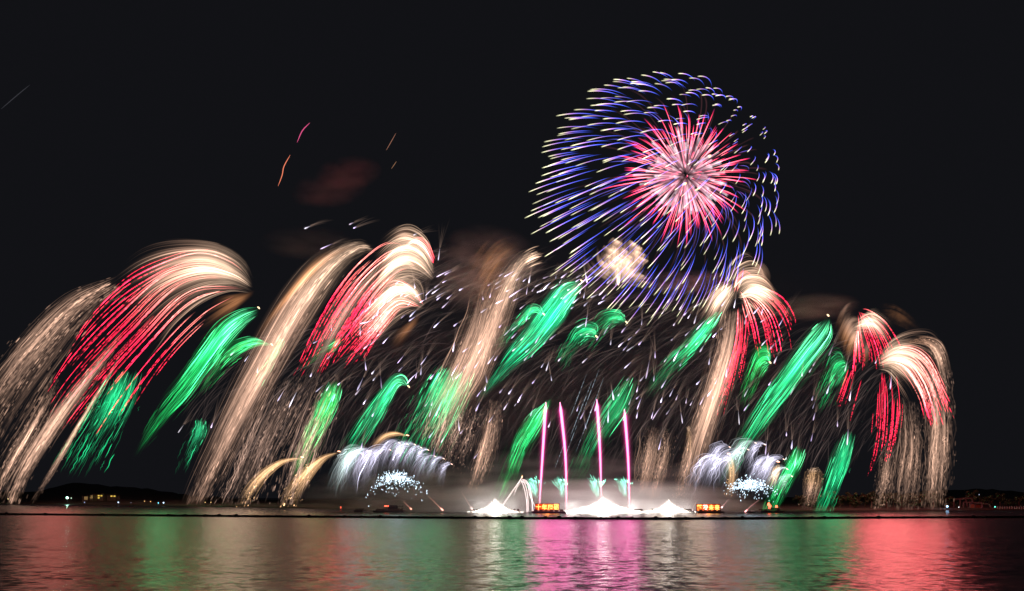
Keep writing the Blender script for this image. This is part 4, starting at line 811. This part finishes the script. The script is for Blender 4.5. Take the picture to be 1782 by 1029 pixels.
gantry('lowest pale steel frame on the right shore, nearest the railing', 1709, 1721, 876, 877.5, 887, 484, 1.4)
t = thing('shed', 'small rusty red shed standing under the middle steel frame', 'shed', V(1699, 886, 496)); p = t.location
MB().box((p.x, 496, 2.2), (5.6, 4, 2.6)).build('wall', mat('rust_red_boards', (.30, .09, .05), .8, 0, .3, 1), t)
mesh_obj('roof', ([(p.x - 3.2, 493.6, 3.4), (p.x + 3.2, 493.6, 3.4), (p.x + 3.2, 498.4, 3.4), (p.x - 3.2, 498.4, 3.4), (p.x - 3.2, 496, 4.4), (p.x + 3.2, 496, 4.4)], [(0, 1, 5, 4), (2, 3, 4, 5), (0, 4, 3), (1, 2, 5), (3, 2, 1, 0)]), M_ROOF, t)
t = thing('railing', 'pale post railing along the water at the far right edge', 'railing', V(1760, 886.5, 480))
rb = MB()
for k in range(26):
    x = (1736 + k * 4.2 - 891) * 478 / F
    MB().box((x, 478, 1.25), (.42, .3, 1.7)).build('post', M_WHITE, t)
rb.bar(((1735 - 891) * 478 / F, 478.3, 1.9), ((1842 - 891) * 478 / F, 478.3, 1.9), .1).build('rail', M_STEEL, t)

M_LEAF = mat('dark_foliage', (.045, .075, .03), .85, 0, .5, .6); M_BARK = mat('bark', (.10, .07, .05), .9)
def crown_mesh(h, r, n=700):
    cl = [(R.normal(0, r * .45), R.normal(0, r * .4), h * R.uniform(.35, .95), r * R.uniform(.28, .5)) for _ in range(12)]
    v, f = [], []
    for k in range(n):
        c = cl[k % 12]; d = R.normal(0, 1, 3); d /= np.linalg.norm(d); p = np.array(c[:3]) + d * c[3] * R.uniform(.5, 1.05); u = R.normal(0, 1, 3); u /= np.linalg.norm(u); s = np.cross(u, d); s /= np.linalg.norm(s) + 1e-6
        L, W = R.uniform(.35, .75), R.uniform(.25, .45); b = len(v)
        v += [tuple(p - s * W), tuple(p + u * L), tuple(p + s * W), tuple(p - u * L)]; f.append((b, b + 1, b + 2, b + 3))
    me = bpy.data.meshes.new('crown'); me.from_pydata(v, [], f); me.update(); me.materials.append(M_LEAF); return me
def trunk_mesh(h):
    b = MB(); b.bar((0, 0, -1), (.2, 0, h * .55), .28); b.bar((.1, 0, h * .4), (h * .14, .3, h * .75), .16); b.bar((.1, 0, h * .45), (-h * .15, -.3, h * .8), .15)
    me = bpy.data.meshes.new('trunk'); me.from_pydata(b.v, [], b.f); me.update(); me.materials.append(M_BARK); return me
VAR = [(crown_mesh(9, 3.6), trunk_mesh(9)), (crown_mesh(12, 4.2), trunk_mesh(12)), (crown_mesh(7, 3.8), trunk_mesh(7))]
for k, x in enumerate(np.r_[np.linspace(1392, 1652, 22), np.linspace(1690, 1830, 9)]):
    cm, tm = VAR[k % 3]; d = R.uniform(478, 520) + (30 if x > 1680 else 0)
    r = bpy.data.objects.new('shore_tree', None); COL.objects.link(r); r.location = ((x + R.uniform(-4, 4) - 891) * d / F, d, 1.0); r.rotation_euler.z = R.uniform(0, 6); r.scale = (1, 1, R.uniform(.75, 1.1))
    tag(r, 'dark bushy tree on the shore behind the far right fireworks' if x < 1680 else 'dark bushy tree on the far right shore behind frames and railing', 'tree', 'trees on the right shore')
    for nm, me in (('crown', cm), ('trunk', tm)):
        o = bpy.data.objects.new(nm, me); COL.objects.link(o); o.parent = r

# ---------------------------------------------------------------- smoke and air
def scatter_material(name, col, dens, noise=None):
    m = bpy.data.materials.new(name); m.use_nodes = True; n = m.node_tree.nodes; l = m.node_tree.links; n.clear()
    o = n.new('ShaderNodeOutputMaterial'); v = n.new('ShaderNodeVolumePrincipled'); v.inputs['Color'].default_value = (*col, 1); v.inputs['Density'].default_value = dens
    l.new(v.outputs[0], o.inputs['Volume'])
    if noise:
        tc = n.new('ShaderNodeTexCoord'); mp = n.new('ShaderNodeMapping'); mp.inputs['Scale'].default_value = noise[0]; t = n.new('ShaderNodeTexNoise'); t.inputs['Scale'].default_value = 1; t.inputs['Detail'].default_value = 3
        r = n.new('ShaderNodeMapRange'); r.inputs['From Min'].default_value = noise[1]; r.inputs['From Max'].default_value = noise[2]; r.inputs['To Max'].default_value = dens
        l.new(tc.outputs['Object'], mp.inputs[0]); l.new(mp.outputs[0], t.inputs['Vector']); l.new(t.outputs['Fac'], r.inputs['Value'])
        # thin out towards the rim of the cloud
        ln = n.new('ShaderNodeVectorMath'); ln.operation = 'LENGTH'; l.new(tc.outputs['Object'], ln.inputs[0])
        r2 = n.new('ShaderNodeMapRange'); r2.inputs['From Min'].default_value = 1.0; r2.inputs['From Max'].default_value = .25
        l.new(ln.outputs['Value'], r2.inputs['Value']); mu = n.new('ShaderNodeMath'); mu.operation = 'MULTIPLY'
        l.new(r.outputs[0], mu.inputs[0]); l.new(r2.outputs[0], mu.inputs[1]); l.new(mu.outputs[0], v.inputs['Density'])
    return m
def smoke(label, px, py, D, rx, ry, rz, col, dens, noise=((3, 2, 4), .38, .7)):
    me = bpy.data.meshes.new('smoke'); b = MB().ball((0, 0, 0), 1, 24, 14); me.from_pydata(b.v, [], b.f); me.update(); me.materials.append(scatter_material('smoke', col, dens, noise))
    o = link('smoke', me); o.location = V(px, py, D); o.scale = (rx * D / F, ry * D / F, rz * D / F); o['kind'] = 'stuff'; o['label'] = label; return o
smoke('pale smoke bank lit by the white fountains along the rafts', 1015, 888, 410, 340, 92, 58, (.98, .97, .97), .15, ((3, 2, 4), .22, .7))
smoke('thin grey smoke rising between the pink comets', 1000, 856, 420, 340, 90, 80, (.88, .84, .86), .016, ((4, 2, 5), .36, .72))
smoke('low grey brown smoke drifting around the left silver fan and work rafts', 700, 870, 410, 190, 90, 70, (.8, .72, .66), .05, ((3, 2, 4), .35, .75))
smoke('soft smoke wisp tinted with red palm glow, high above the twin palms, the upper one', 606, 304, 560, 62, 60, 17, (.9, .48, .58), .052, ((1.6, 1.2, 2), .36, .7)).rotation_euler.y = -.20  # red glow of the palms is put into the smoke colour
smoke('soft smoke wisp tinted with red palm glow, high above the twin palms, the lower one', 572, 332, 560, 70, 60, 20, (.88, .55, .64), .030, ((1.6, 1.2, 2), .36, .7)).rotation_euler.y = -.16  # palm glow mixed into this smoke colour as well
smoke('purple brown smoke behind the forked cream willow', 845, 470, 450, 105, 90, 75, (.85, .72, .76), .03, ((2, 1.2, 4), .35, .7))
smoke('thin pink grey smoke band running left from the white hearted palm', 1200, 492, 450, 100, 60, 16, (.9, .75, .75), .035, ((2, 1, 2), .35, .7))
smoke('thin green grey smoke band above the long right green comet', 1420, 535, 450, 75, 60, 22, (.6, .9, .72), .035, ((1, 1, 5), .38, .7))
smoke('dim smoke streaks left of the cream willow crown', 540, 425, 640, 90, 60, 26, (.85, .8, .8), .012, ((1.2, 1, 5), .38, .7))
smoke('wide dim smoke veil behind the middle and right fireworks', 1040, 660, 580, 580, 110, 260, (.86, .80, .80), .0042, ((2.4, 1, 6), .36, .72))
